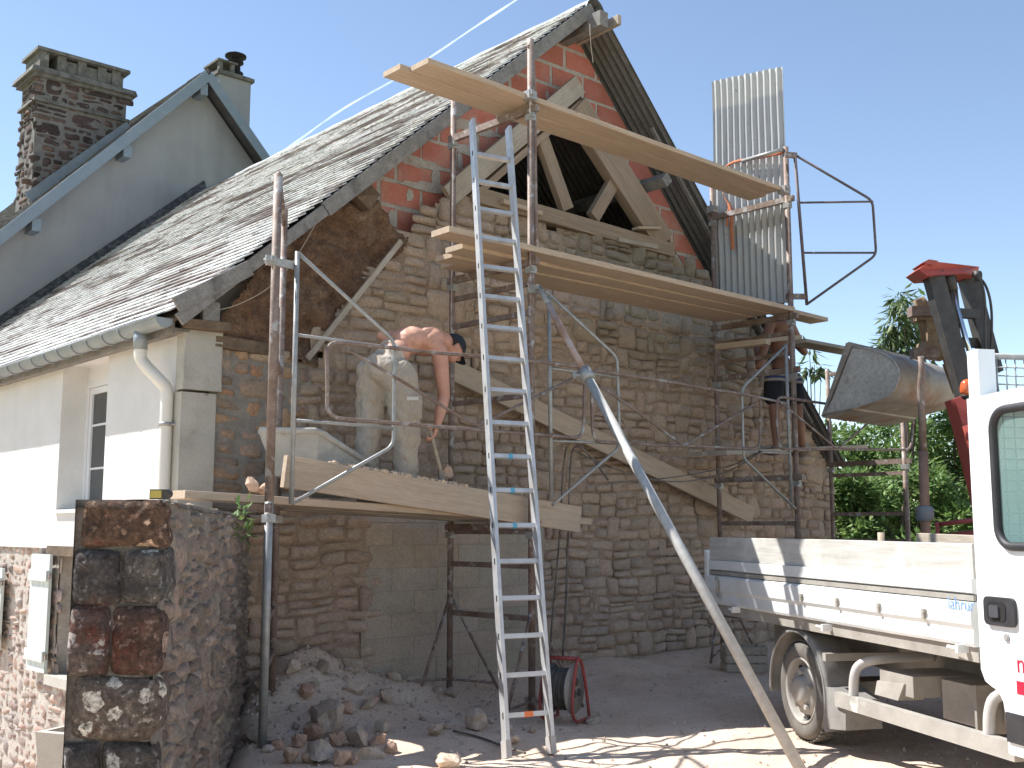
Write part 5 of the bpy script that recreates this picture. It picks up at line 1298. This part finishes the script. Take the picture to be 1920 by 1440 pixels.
# skirt in front of the wheel
mg.hexa([mgp(.41,-.24,A1), TW(.52,-.24,.13+.05), TW(.52,.02,.18), mgp(.41,.02,A1), mgp(.42,-.24,.2), TW(.50,-.24,.36), TW(.50,.0,.36), mgp(.42,.02,.2)])
mg.build('mudguard', m_mud, truck)
q = AP(1545, 1232, TO+TN*.02, TN); s = (q-TO).dot(TF); m = MB(); m.bar(TW(s, .02, q.z), TW(s+.05, -.65, q.z), .05, .05); m.build('bracket', m_td, truck)
# chassis and underrun guard
m = MB(); tbox(m, S0, 2.0, -.50, -.58, .50, .76); tbox(m, S0, 2.0, -1.42, -1.50, .50, .76); tbox(m, -.25, 0, -.3, -1.7, .28, .4); m.build('chassis', m_td, truck)
m = MB(); tbox(m, .42, 2.19, .035, -.02, .315, .405); m.build('side_guard', M('dusty_steel_bar', (.40,.375,.335), (.32,.30,.265), 7, .7, .3, 50, c3=(.55,.54,.50), s3=3, lo3=.6, hi3=.66), truck)
for s in (.60, 1.95):
    m = MB(); m.tube(smooth([TW(s, .0, .40), TW(s+.01, .0, .52), TW(s+.02, -.03, .60), TW(s+.07, -.14, .635), TW(s+.12, -.5, .65)], 2), .03, 12); m.build('guard_arm', M('grey_tube', (.52,.50,.47), (.43,.41,.38), 6, .6), truck)
m = MB(); tbox(m, .82, 1.18, -.06, -.5, .47, .59); 
m.hexa([TW(.80,-.03,.44), TW(1.06,-.03,.44), TW(1.06,-.2,.44), TW(.80,-.2,.44), TW(.80,-.05,.52), TW(1.10,-.05,.54), TW(1.10,-.2,.56), TW(.80,-.2,.55)])
m.build('battery_box', m_td, truck)
m = MB(); tbox(m, 1.22, 1.62, -.22, -.5, .36, .58); tbox(m, 1.62, 1.64, -.15, -.5, .34, .60); tbox(m, 1.66, 2.0, -.3, -.5, .40, .6); m.build('tank', m_td, truck)
# cab: outer skin with a rounded window opening in the door
def rrect(s0, s1, z0, z1, r, n=8):
    P = []
    for (cx, cy, a0) in ((s1-r, z1-r, 0), (s0+r, z1-r, 90), (s0+r, z0+r, 180), (s1-r, z0+r, 270)):
        for k in range(n+1): a = math.radians(a0+90*k/n); P.append((cx+r*math.cos(a), cy+r*math.sin(a)))
    return P
outl = [(2.02,.74),(2.05,.685),(2.10,.665),(2.15,.65),(2.185,.60),(2.20,.52),(2.205,.36),(2.66,.36),(2.70,.55),(2.85,.70),(3.2,.70),(3.4,.55),(3.45,.36),(3.95,.36),(3.97,.85),(3.75,1.3),(3.35,2.02),(3.2,2.11),(2.4,2.13),(2.02,2.12)]
W_S0, W_S1, W_Z0, W_Z1 = 2.225, 3.12, 1.36, 2.035
win_ = rrect(W_S0, W_S1, W_Z0, W_Z1, .10)
wc = ((W_S0+W_S1)/2, (W_Z0+W_Z1)/2)
def hit(c, p, poly):
    d = (p[0]-c[0], p[1]-c[1]); best = None
    for i in range(len(poly)):
        a, b = poly[i-1], poly[i]; e = (b[0]-a[0], b[1]-a[1]); den = d[0]*e[1]-d[1]*e[0]
        if abs(den) < 1e-9: continue
        k = ((a[0]-c[0])*e[1]-(a[1]-c[1])*e[0])/den; u = ((a[0]-c[0])*d[1]-(a[1]-c[1])*d[0])/den
        if k > 0 and 0 <= u <= 1 and (best is None or k < best): best = k
    return (c[0]+d[0]*best, c[1]+d[1]*best)
def skin(mb, t, poly, hole, c, flip=False):
    # dense outline so that its corners survive
    import bisect
    H = [(math.atan2(p[1]-c[1], p[0]-c[0]), p) for p in hole]
    angs = sorted(set([round(a, 5) for a, _ in H] + [round(math.atan2(p[1]-c[1], p[0]-c[0]), 5) for p in poly]))
    I = [hit(c, (c[0]+math.cos(a), c[1]+math.sin(a)), hole) for a in angs]; O = [hit(c, (c[0]+math.cos(a), c[1]+math.sin(a)), poly) for a in angs]
    n = len(angs); mb.add([TW(p[0], t, p[1]) for p in I] + [TW(p[0], t, p[1]) for p in O], [(k, (k+1) % n, n+(k+1) % n, n+k) for k in range(n)])
TC = .075
cab = MB(); skin(cab, TC, outl, win_, wc); skin(cab, TB-.08, outl, win_, wc)
n = len(outl)
for i in range(n):
    a, b = outl[i-1], outl[i]
    if 3.3 < (a[0]+b[0])/2 and 1.25 < (a[1]+b[1])/2 < 2.0: continue        # windscreen
    cab.add([TW(a[0],TC,a[1]), TW(b[0],TC,b[1]), TW(b[0],TB-.08,b[1]), TW(a[0],TB-.08,a[1])], [(0,1,2,3)])
cab_o = cab.build('cab', m_cab, truck)
m = MB(); m.tube([TW(p[0], TC+.004, p[1]) for p in win_], .022, 8, closed=True); m.build('window_gasket', m_blp, cab_o)
m_cg = bpy.data.materials.new('tinted_glass'); m_cg.use_nodes = True; b = m_cg.node_tree.nodes['Principled BSDF']
b.inputs['Base Color'].default_value = (.30,.50,.47,1); b.inputs['Roughness'].default_value = .03; b.inputs['Alpha'].default_value = .35
m = MB(); m.add([TW(p[0], TC-.006, p[1]) for p in win_], [tuple(range(len(win_)))]); m.build('side_window', m_cg, cab_o)
m = MB(); m.add([TW(3.75,TC-.03,1.3), TW(3.75,TB-.05,1.3), TW(3.35,TB-.05,2.02), TW(3.35,TC-.03,2.02)], [(0,1,2,3)]); m.build('windscreen', m_cg, cab_o)
m = MB(); z = 1.4
for k in range(14): z = 1.36+.055*k; m.tube([TW(2.12, -.05, z), TW(2.12, TB+.1, z)], .004, 5)
for k in range(28): t = -.06-.065*k; m.tube([TW(2.12, t, 1.34), TW(2.12, t, 2.06)], .004, 5)
m.build('rear_window_mesh', m_galv, cab_o)
m = MB(); tbox(m, 2.30, 2.75, -.25, -.75, .9, 1.62); tbox(m, 2.26, 2.36, -.22, -.78, 1.0, 1.78); m.build('seat', M('grey_green_seat', (.10,.15,.15), (.14,.19,.19), 5, .9), cab_o)
# handle, lock, seams, lettering
def tface(px, py, off=0): 
    q = AP(px, py, TO+TN*(TC+off), TN); return (q-TO).dot(TF), q.z
sa, za = tface(1849, 1119); sb_, zb_ = tface(1919, 1172)
hb = rrect(sa, sa+.235, za-.135, za+.005, .03, 5)
m = MB(); m.prism([TW(p[0], TC+.001, p[1]) for p in hb], TN*.018); ho = m.build('door_handle', m_blp, cab_o)
m = MB(); m.prism([TW(p[0], TC+.0195, p[1]) for p in rrect(sa+.03, sa+.175, za-.112, za-.018, .03, 5)], TN*.003); m.build('grip_recess', m_dark, ho)
m = MB(); m.prism([TW(p[0], TC+.0225, p[1]) for p in rrect(sa+.06, sa+.13, za-.095, za-.035, .012, 4)], TN*.010); m.build('grip', M('grey_plastic_grip', (.07,.072,.08), None, rough=.4), ho)
s, z = tface(1889, 1196); m = MB(); m.tube([TW(s, TC, z), TW(s, TC+.008, z)], .019, 16); m.tube([TW(s, TC+.008, z), TW(s, TC+.010, z)], .012, 12); m.build('door_lock', m_galv, cab_o)
m_rlet = M('red_lettering', (.45,.02,.05), None, rough=.4)
s, z = tface(1907, 1260); text('n', .13, TW(s, TC+.0015, z), TF, (0,0,1), m_rlet, 'lettering', cab_o)
s, z = tface(1908, 1301); m = MB(); tbox(m, s, s+.9, TC+.0005, TC+.003, z, z+.062); m.build('red_stripe', m_rlet, cab_o)
m = MB(); s, z = tface(1906, 1410); tbox(m, 2.212, 2.6, TC+.001, TC+.012, .42, .56); m.build('bumper_strip', m_blp, cab_o)
# headboard post and mesh behind the cab roof
m = MB(); tbox(m, 2.035, 2.125, .07, -.03, 2.115, 2.37); m.build('headboard_post', m_cab, truck)
m = MB()
for k in range(5): m.tube([TW(2.08, -.05, 2.15+.045*k), TW(2.08, TB+.05, 2.15+.045*k)], .004, 5)
for k in range(34): m.tube([TW(2.08, -.07-.055*k, 2.13), TW(2.08, -.07-.055*k, 2.34)], .004, 5)
m.tube([TW(2.08, -.03, 2.345), TW(2.08, TB, 2.345)], .014, 8); m.build('headboard_mesh', m_galv, truck)
# things behind the truck seen over its side: red tube rack and a plank end on the bed
q1, q2 = AP(1722, 1012, TO+TN*-1.2, TN), AP(1850, 1018, TO+TN*-1.2, TN)
plank('pale board lying across the load bed of the truck', q1, q2, .03, .10, group=None, name='board', cat='board', mat=m_greywood)
rk = thing('red_rack', AD(1800, 1000, 9.6), 'red tube rack standing behind the load bed of the truck', 'rack')
m = MB(); m.tube([AD(1755, 984, 9.6), AD(1850, 972, 9.2)], .02, 8); m.build('top_tube', m_red, rk)
m = MB(); m.tube([AD(1775, 1003, 9.6), AD(1850, 996, 9.2)], .018, 8); m.build('lower_tube', m_red, rk)
for px in (1757, 1842):
    m = MB(); q = AD(px, 978, 9.55 if px < 1800 else 9.25); m.tube([q, Vector((q.x, q.y, 0))], .018, 8); m.build('upright', m_red, rk)
# wooden crate behind the wheel
q = AZ(1400, 1262, .0); cr0 = thing('crate', q, 'small weathered wooden crate on the ground behind the truck wheel', 'crate')
e1, e2 = cr.copy(), fh.copy()
for k in range(3):
    m = MB(); c = q - e1*.2 + Vector((0,0,.05+.085*k)); m.bar(c, c+e1*.42, .02, .07); m.build('slat', m_greywood, cr0)
    m = MB(); c = q - e1*.2 + e2*.3 + Vector((0,0,.05+.085*k)); m.bar(c, c+e1*.42, .02, .07); m.build('slat', m_greywood, cr0)
    m = MB(); c = q - e1*.2 + Vector((0,0,.05+.085*k)); m.bar(c+e2*.012, c+e2*.288, .02, .07); m.build('slat', m_greywood, cr0)
for a_, b_2 in ((-.17,.03),(.19,.03),(-.17,.27),(.19,.27)):
    m = MB(); c = q+e1*a_+e2*b_2; m.bar(c+Vector((0,0,.005)), c+Vector((0,0,.27)), .04, .04, up=e1); m.build('corner_post', m_greywood, cr0)
# ================================================================ FORKLIFT LOADER WITH BUCKET
BD = 11.4
m_buck = M('worn_bucket_steel', (.38,.345,.30), (.28,.25,.215), 4, .65, .3, 40, metal=.3, c3=(.27,.13,.065), s3=2.3, lo3=.50, hi3=.68, c4=(.42,.39,.34), s4=5, lo4=.6, hi4=.72)
m_plate = M('worn_grey_plate', (.50,.48,.44), (.38,.355,.32), 3, .6, .2, 40, metal=.2, c3=(.27,.13,.07), s3=1.7, lo3=.56, hi3=.7, grain=.25, gs=30)
m_black = M('greasy_black_steel', (.045,.042,.04), (.085,.08,.075), 6, .55, .1, 40, metal=.2)
m_fred = M('faded_red_paint', (.44,.085,.065), (.36,.07,.055), 5, .5, .1, 40, c3=(.30,.16,.11), s3=3, lo3=.62, hi3=.72)
m_ochre = M('dirty_ochre_steel', (.34,.25,.15), (.22,.15,.09), 7, .8, .2, 40)
lo_c = AD(1900, 1000, 10.2)
loader = thing('loader', (lo_c.x, lo_c.y, 0), 'red loader with black mast and raised steel bucket behind the truck', 'loader')
bf = Vector((-.06, 1, 0)).normalized(); bw = Vector((1, .06, 0)).normalized()   # forward (to the gable) and across
# bucket profile in its side plane, through the picture of the near side plate
bo = AD(1640, 720, BD); 
def BPt(px, py): return AP(px, py, bo, bw)
prof_px = [(1546,778),(1562,748),(1600,651),(1630,654),(1659,664),(1677,677),(1686,692),(1687,708),(1681,726),(1667,742),(1648,750),(1610,762)]
P = [BPt(*q) for q in prof_px]; BWID = 1.45
buck = bpy.data.objects.new('bucket', None); scene.collection.objects.link(buck); buck.parent = loader; LOC[buck] = LOC[loader]
def smooth_open(Q): return Q
# shell (open at the front between point 2 (top lip) and point 0 (cutting edge))
sh = MB(); S = P[2:] + [P[0]]
th = .012; N_ = len(S); nrm = []
cen = sum(S, Vector())/N_
vs = []
for j in range(2):
    for p in S: vs.append(p + bw*(BWID*j))
for j in range(2):
    for p in S: vs.append(p + (cen-p).normalized()*.018 + bw*(BWID*j))
fs = [(k, k+1, N_+k+1, N_+k) for k in range(N_-1)] + [(2*N_+k, 3*N_+k, 3*N_+k+1, 2*N_+k+1) for k in range(N_-1)]
fs += [(0, N_, 3*N_, 2*N_), (N_-1, 2*N_+N_-1, 3*N_+N_-1, 2*N_-1)]
sh.add(vs, fs, None, True); sh.build('bucket_shell', m_buck, buck)
for j in (0, 1):
    m = MB(); m.prism([p + bw*(BWID*j + (-.012 if j == 0 else .0)) for p in P], bw*.012); m.build('side_plate', m_plate, buck)
m = MB(); m.tube([p + bw*-.012 for p in P[2:] + [P[0]]], .011, 8); m.build('plate_rim', m_plate, buck)
m = MB(); m.prism([BPt(1546,779)+bw*-.02, BPt(1600,645)+bw*-.02, BPt(1588,643)+bw*-.02, BPt(1541,781)+bw*-.02], bw*.05); m.build('side_cutter', m_buck, buck)
m = MB(); e0, e1 = BPt(1542,781), BPt(1600,764); m.prism([e0, e1, e1-Vector((0,0,.025)), e0-Vector((0,0,.012))], bw*BWID); m.build('cutting_edge', m_buck, buck)
m = MB(); m.tube([BPt(1592,646), BPt(1592,646)+bw*BWID], .03, 8); m.build('top_lip', m_buck, buck)
# carriage between bucket and mast
car = MB()
for (a, b, w, h) in (((1716,590),(1762,592),.22,.14), ((1725,655),(1772,662),.26,.14)):
    car.bar(AD(*a, BD+.05), AD(*b, BD+.05), w, h)
car.bar(AD(1742,588,BD), AD(1748,660,BD), .10, .10, up=cr); car.bar(AD(1752,595,BD+.2), AD(1790,700,BD+.2), .12, .10, up=cr)
car.bar(AD(1780,680,BD-.1), AD(1800,735,BD-.1), .14, .1, up=cr)
car.build('carriage', m_ochre, loader)
m = MB(); 
for q, s in (((1722,585),.09), ((1728,663),.10)):
    m = MB(); c = AD(*q, BD-.05); m.bar(c-cr*s, c+cr*s*1.6, .14, .10); m.build('fork_hook', m_rust, loader)
m = MB(); m.tube([AD(1722,560,BD+.1), AD(1728,572,BD+.1), AD(1736,600,BD+.1), AD(1740,645,BD+.1)], [.06,.075,.08,.06], 12); m.build('hook_block', m_ochre, loader)
# mast: two black channels, cross head, cylinder, hoses
def chan(name, a, b, w, d_, D1, D2, mat):
    m = MB(); A, B = AD(*a, D1), AD(*b, D2); ax = (B-A).normalized(); side = (cr-ax*cr.dot(ax)).normalized(); dep = ax.cross(side)
    m.bar(A, B, w, d_, up=dep); 
    m.bar(A+dep*(-d_*.5-.003)+side*(-w*.36), B+dep*(-d_*.5-.003)+side*(-w*.36), w*.2, .02, up=dep)
    m.build(name, mat, loader); return A, B, side, dep
L1, L2, ms, md = chan('mast_channel', (1748,512), (1812,745), .155, .16, 10.9, 10.75, m_black)
R1, R2, _, _ = chan('mast_channel', (1812,512), (1862,700), .15, .16, 11.3, 11.1, m_black)
chan('mast_channel', (1838,600), (1862,760), .10, .16, 11.25, 11.1, m_black)
m = MB(); a, b = AD(1722,497,10.85), AD(1836,497,11.3)
m.prism([AD(1722,505,10.7), AD(1742,489,10.7), AD(1836,500,11.1), AD(1833,517,11.1), AD(1800,513,10.9), AD(1738,517,10.7)], fh*.35); m.build('cross_head', m_fred, loader)
m = MB(); m.prism([AD(1730,492,10.7), AD(1742,486,10.7), AD(1760,489,10.7), AD(1748,497,10.7)], fh*.3); m.build('head_lug', m_fred, loader)
m = MB(); m.tube([AD(1784,540,10.95), AD(1842,745,10.8)], .026, 12); m.build('lift_ram', M('chrome', (.75,.76,.78), None, rough=.12, metal=.95), loader)
m = MB(); m.tube([AD(1776,508,10.95), AD(1785,545,10.95)], .06, 12); m.tube([AD(1778,520,10.95), AD(1800,640,10.9)], .02, 8); m.tube([AD(1790,520,11), AD(1798,600,10.95)], .018, 8); m.build('ram_head', m_black, loader)
for k, (dx, D) in enumerate(((0, 10.9), (14, 10.95))):
    m = MB(); m.tube(smooth([AD(1828,515,D), AD(1842+dx*.4,530,D), AD(1848+dx*.8,570,D), AD(1846+dx,625,D), AD(1850+dx*.4,690,D)], 3), .013, 8); m.build('hose', m_black, loader)
m = MB(); m.lathe(AD(1832,518,10.95), cr, [(.0,-.03),(.055,-.03),(.055,.03),(0,.03)], 14); m.build('pulley', m_black, loader)
for py in (586, 640):
    m = MB(); m.bar(AD(1775,py,11.0), AD(1840,py+4,11.2), .08, .09); m.build('mast_tie', m_black, loader)
# red lower arm and beacon
m = MB(); A = [AD(1790,748,10.3), AD(1846,728,10.3), AD(1850,760,10.3), AD(1870,920,10.0), AD(1858,960,10.0), AD(1846,960,10.0), AD(1838,900,10.0), AD(1806,800,10.2)]
m.prism(A, fh*.25); m.build('red_arm', m_fred, loader)
m = MB(); m.prism([AD(1804,800,10.15), AD(1832,790,10.15), AD(1838,818,10.05), AD(1812,826,10.05)], -fh*.04); m.prism([AD(1798,775,10.24), AD(1826,768,10.24), AD(1826,771,10.24), AD(1799,778,10.24)], -fh*.01); m.build('arm_cover', m_fred, loader)
bc_ = AD(1813, 738, 10.1)
m = MB(); m.lathe(bc_, cu, [(0,-.01),(.052,-.01),(.062,.02),(.062,.06),(.052,.10),(.03,.125),(0,.132)], 20); bo_ = m.build('beacon', M('orange_lens', (.75,.16,.05), (.62,.12,.04), 5, .12, coat=.6), loader)
m = MB(); m.lathe(bc_, cu, [(0,-.055),(.03,-.055),(.05,-.03),(.058,-.011),(0,-.011)], 18); m.tube([bc_-cu*.05, bc_-cu*.12+cr*.05, bc_-cu*.16+cr*.08, bc_-cu*.13+cr*.11], .012, 6); m.build('beacon_base', m_blp, bo_)
# body of the machine, mostly hidden by the truck's cab
bx = AD(1960, 900, 10.6)
def lb(mb, c, sx, sy, sz): mb.hexa([c+bw*a*sx+bf*b*sy+Vector((0,0,d*sz)) for d in (-.5,.5) for (a, b) in ((-.5,-.5),(.5,-.5),(.5,.5),(-.5,.5))])
m = MB(); lb(m, Vector((bx.x+.25, bx.y-.6, .95)), 1.1, 2.2, .7); m.build('engine_hood', m_fred, loader)
m = MB()
for a in (-.5,.5):
    for b in (-.9,.1): c = Vector((bx.x+.25, bx.y-.6, 1.3))+bw*a*1.05+bf*b; m.bar(c, c+Vector((0,0,1.0)), .06, .06, up=bw)
lb(m, Vector((bx.x+.25, bx.y-1.0, 2.33)), 1.2, 1.2, .06); m.build('roll_cage', m_black, loader)
for a in (-.72,.72):
    for b, r in ((-.9,.55),(.75,.4)):
        c = Vector((bx.x+.25, bx.y-.6, r))+bw*a+bf*b; m = MB(); m.lathe(c-bw*.14, bw, [(.0,.03),(r*.55,.0),(r*.9,.0),(r,.05),(r,.23),(r*.9,.28),(r*.55,.28),(0,.25)], 28); m.build('wheel', m_tire, loader)
# brown prop pole standing before the bucket
pl = thing('prop_pole', Vector((AD(1735, 985, 10.2).x, AD(1735, 985, 10.2).y, 0)), 'rusty pole standing upright in front of the bucket', 'pole')
q1, q2, q3 = AD(1726,668,10.2), AD(1731,845,10.2), AD(1734,960,10.2)
m = MB(); m.tube([q1, q1.lerp(q2,.15)+cr*.012, q1.lerp(q2,.3)-cr*.004, q2], [.026,.032,.034,.034], 12); m.build('upper_tube', m_rust, pl)
m = MB(); m.tube([q2, q3, Vector((q3.x, q3.y, .0))], .044, 12); m.build('lower_tube', M('brown_tube', (.27,.16,.11), (.19,.115,.085), 7, .7), pl)
m = MB(); m.lathe(q3, cu, [(.06,-.08),(.08,-.07),(.08,.03),(.055,.06)], 14); m.build('collar', M('blue_grey_collar', (.14,.19,.23), (.22,.17,.13), 8, .6), pl)
# ================================================================ TREES
def leaf_mat(name, c1, c2, c3): 
    m = M(name, c1, c2, 1.6, .55, 0, tint=True, c3=c3, s3=5, lo3=.5, hi3=.75)
    b = m.node_tree.nodes['Principled BSDF']; b.inputs['Subsurface Weight'].default_value = 0
    N = m.node_tree.nodes; L = m.node_tree.links
    tr = N.new('ShaderNodeBsdfTranslucent'); mx = N.new('ShaderNodeMixShader'); mx.inputs[0].default_value = .3
    src = b.inputs['Base Color'].links[0].from_socket; L.new(src, tr.inputs[0]); L.new(b.outputs[0], mx.inputs[1]); L.new(tr.outputs[0], mx.inputs[2]); L.new(mx.outputs[0], N['Material Output'].inputs[0])
    return m
m_leaf = leaf_mat('leaf_green', (.19,.30,.085), (.11,.185,.05), (.27,.36,.13))
m_leaf2 = leaf_mat('leaf_peach', (.14,.20,.075), (.09,.14,.05), (.20,.25,.11))
m_bark = M('bark', (.10,.075,.055), (.17,.135,.10), 9, .95, .8, 30)
def leaves(mb, clumps, n, size, asp=.55, droop=0.0, fold=True, dens=None):
    for _ in range(n):
        c, r = rng.choice(clumps)
        d = Vector((rng.gauss(0,1), rng.gauss(0,1), rng.gauss(0,1))).normalized() * (rng.random()**.45)
        p = Vector(c) + Vector((d.x*r[0], d.y*r[1], d.z*r[2]))
        out = Vector((d.x, d.y, d.z*.6+U(-.3,.5)-droop)).normalized()
        a = (out + Vector((U(-.6,.6), U(-.6,.6), U(-.6,.6)))).normalized(); q = a.cross(Vector((U(-.4,.4), U(-.4,.4), 1))).normalized(); w = a.cross(q)
        l = size*U(.45,1.5); h = l*asp*.5; t = col((1,1,1), .42, .1)
        mb.add([p, p+a*l*.45+q*h+w*h*.3, p+a*l, p+a*l*.45-q*h+w*h*.3], [(0,1,2),(0,2,3)], t)
def tree(name, label, base, h, clumps, n, size, mat, asp=.55, droop=0.0, tr=.09, cat='tree', group=None):
    t = thing(name, base, label, cat, group); B = Vector(base)
    m = MB(); top = Vector((B.x, B.y, B.z+h*.75)); m.tube([B-Vector((0,0,.1)), B.lerp(top,.3)+Vector((.05,.03,0)), B.lerp(top,.65)+Vector((-.04,.05,0)), top], [tr, tr*.75, tr*.5, tr*.2], 8)
    for c, r in clumps[:9]:
        c = Vector(c); s = B.lerp(top, U(.2,.7)); m.tube([s, s.lerp(c,.5)+Vector((0,0,.12)), c], [tr*.4, tr*.25, tr*.08], 6)
    m.build('trunk', m_bark, t)
    m = MB(); leaves(m, clumps, n, size, asp, droop); m.build('crown', mat, t)
    return t
def shrub(px, ptop, D, rad, label, n=11000, size=.10, asp=.5):
    top = AD(px, ptop, D); B = Vector((top.x, top.y, 0)); H_ = top.z; cl = []
    for k in range(26):
        a = U(0, 6.28); zz = U(.08, .93); rr = rad*math.sqrt(max(.05, 1-((zz-.42)/.62)**2))*U(.35,1); cr_2 = U(.28,.55)*rad*.7
        cl.append(((B.x+rr*math.cos(a), B.y+rr*math.sin(a), H_*zz), (cr_2, cr_2, cr_2*.8)))
    cl.append(((B.x, B.y, H_-.25), (.35,.35,.25)))
    return tree('leafy_shrub', label, B, H_, cl, n, size, m_leaf, asp, .15, .08, group='big leafy shrubs beyond the barn')
shrub(1585, 800, 19.5, 1.35, 'dense green shrub right at the barn corner, below the bucket tip')
shrub(1655, 772, 19.0, 1.3, 'dense green shrub below the middle of the bucket')
shrub(1722, 776, 18.0, 1.25, 'dense green shrub behind the rusty upright pole')
shrub(1785, 752, 17.5, 1.3, 'bright green shrub left of the red arm of the loader')
shrub(1860, 770, 16.8, 1.4, 'green shrub behind the red arm, partly hidden by the cab')
shrub(1960, 760, 16.5, 1.5, 'green shrub hidden behind the truck cab')
shrub(1690, 860, 15.2, 1.0, 'low dark shrub in front of the taller shrubs, behind the load bed', 8000)
shrub(1600, 880, 15.6, .95, 'low dark shrub next to the far scaffold frame', 7600)
# slim young tree with narrow drooping leaves behind the mast
tb0 = AD(1695, 700, 17.0); B = Vector((tb0.x, tb0.y, 0)); cl = []
for (px, py, r) in ((1686,562,.16),(1695,585,.22),(1680,610,.24),(1705,620,.26),(1692,640,.28),(1715,660,.3),(1668,628,.16),(1728,600,.26),(1737,575,.22),(1740,620,.3),(1655,655,.14),(1668,680,.3),(1720,690,.3),(1700,685,.3)):
    q = AD(px, py, 17.0+U(-.4,.4)); cl.append((tuple(q), (r, r, r*1.15)))
tree('slim_tree', 'slim young tree with narrow drooping leaves behind the loader mast', B, 5.6, cl, 1700, .17, m_leaf2, .26, .75, .06)
cl = []
for (px, py, r) in ((1518,655,.1),(1527,683,.13),(1512,690,.08),(1560,800,.2),(1540,690,.06)):
    q = AD(px, py, 17.0); cl.append((tuple(q), (r, r, r)))
q = AD(1520, 720, 17.0)
tree('slim_tree', 'thin tree top just peeping out at the right roof edge of the barn', Vector((q.x, q.y, 0)), 3.6, cl, 75, .2, m_leaf2, .28, .6, .05)
q = AP(452, 962, GP0+GN*.06, GN); wd = MB(); leaves(wd, [((q.x, q.y, q.z), (.05,.05,.09)), ((q.x+.03, q.y, q.z-.12), (.04,.04,.05))], 60, .055, .5)
tag(wd.build('weed', m_leaf, origin=(q.x, q.y, q.z)), 'small green weed growing from the top of the garden wall', 'plant')
# far hedge line on the horizon, one mass
hd_ = MB(); cl = []
for k in range(150):
    a = R(-35+150*k/150); d_ = U(70, 95); r = U(2.5, 5); cl.append(((d_*math.sin(a), d_*math.cos(a), U(.5,2.5)), (r, r, r*.8)))
leaves(hd_, cl, 9000, 1.2, .8); hd_.build('distant_hedgerow', m_leaf, kind='stuff')
# contrail
ct = MB(); pts = [(430,352),(500,305),(560,262),(610,226),(665,190),(745,147),(815,102),(890,50),(975,-4),(1040,-50)]
W_ = [AD(x, y, 1900)+Vector((0,0,3*nz(x, y, 0, .01))) for x, y in pts]; W_ = smooth(W_, 2)
ct.tube(W_, [2.0+1.4*nz(i, 0, 0, .37) for i in range(len(W_))], 10)
mc = bpy.data.materials.new('vapour'); mc.use_nodes = True; N = mc.node_tree.nodes; L = mc.node_tree.links; b = N['Principled BSDF']
b.inputs['Base Color'].default_value = (.95,.96,.97,1); b.inputs['Roughness'].default_value = 1; b.inputs['Subsurface Weight'].default_value = 0
tc = N.new('ShaderNodeTexCoord'); nn_ = N.new('ShaderNodeTexNoise'); nn_.inputs['Scale'].default_value = .012; nn_.inputs['Detail'].default_value = 5; mr = N.new('ShaderNodeMapRange'); mr.inputs[1].default_value = .3; mr.inputs[2].default_value = .7; mr.inputs[3].default_value = .0; mr.inputs[4].default_value = .34
L.new(tc.outputs['Object'], nn_.inputs['Vector']); L.new(nn_.outputs[0], mr.inputs[0])
lw = N.new('ShaderNodeLayerWeight'); lw.inputs[0].default_value = .5; iv = N.new('ShaderNodeMath'); iv.operation = 'SUBTRACT'; iv.inputs[0].default_value = 1; L.new(lw.outputs['Facing'], iv.inputs[1])
pw = N.new('ShaderNodeMath'); pw.operation = 'POWER'; L.new(iv.outputs[0], pw.inputs[0]); pw.inputs[1].default_value = 1.6
mu = N.new('ShaderNodeMath'); mu.operation = 'MULTIPLY'; L.new(mr.outputs[0], mu.inputs[0]); L.new(pw.outputs[0], mu.inputs[1]); L.new(mu.outputs[0], b.inputs['Alpha'])
tl2 = N.new('ShaderNodeBsdfTranslucent'); tl2.inputs[0].default_value = (.95,.96,.97,1); df2 = N.new('ShaderNodeBsdfDiffuse'); df2.inputs[0].default_value = (.95,.96,.97,1)
ad2 = N.new('ShaderNodeAddShader'); L.new(tl2.outputs[0], ad2.inputs[0]); L.new(df2.outputs[0], ad2.inputs[1]); tp2 = N.new('ShaderNodeBsdfTransparent'); mx2 = N.new('ShaderNodeMixShader')
L.new(mu.outputs[0], mx2.inputs[0]); L.new(tp2.outputs[0], mx2.inputs[1]); L.new(ad2.outputs[0], mx2.inputs[2]); L.new(mx2.outputs[0], N['Material Output'].inputs[0])
tag(ct.build('contrail', mc), 'thin white vapour trail rising across the blue sky behind the ridge', 'contrail')
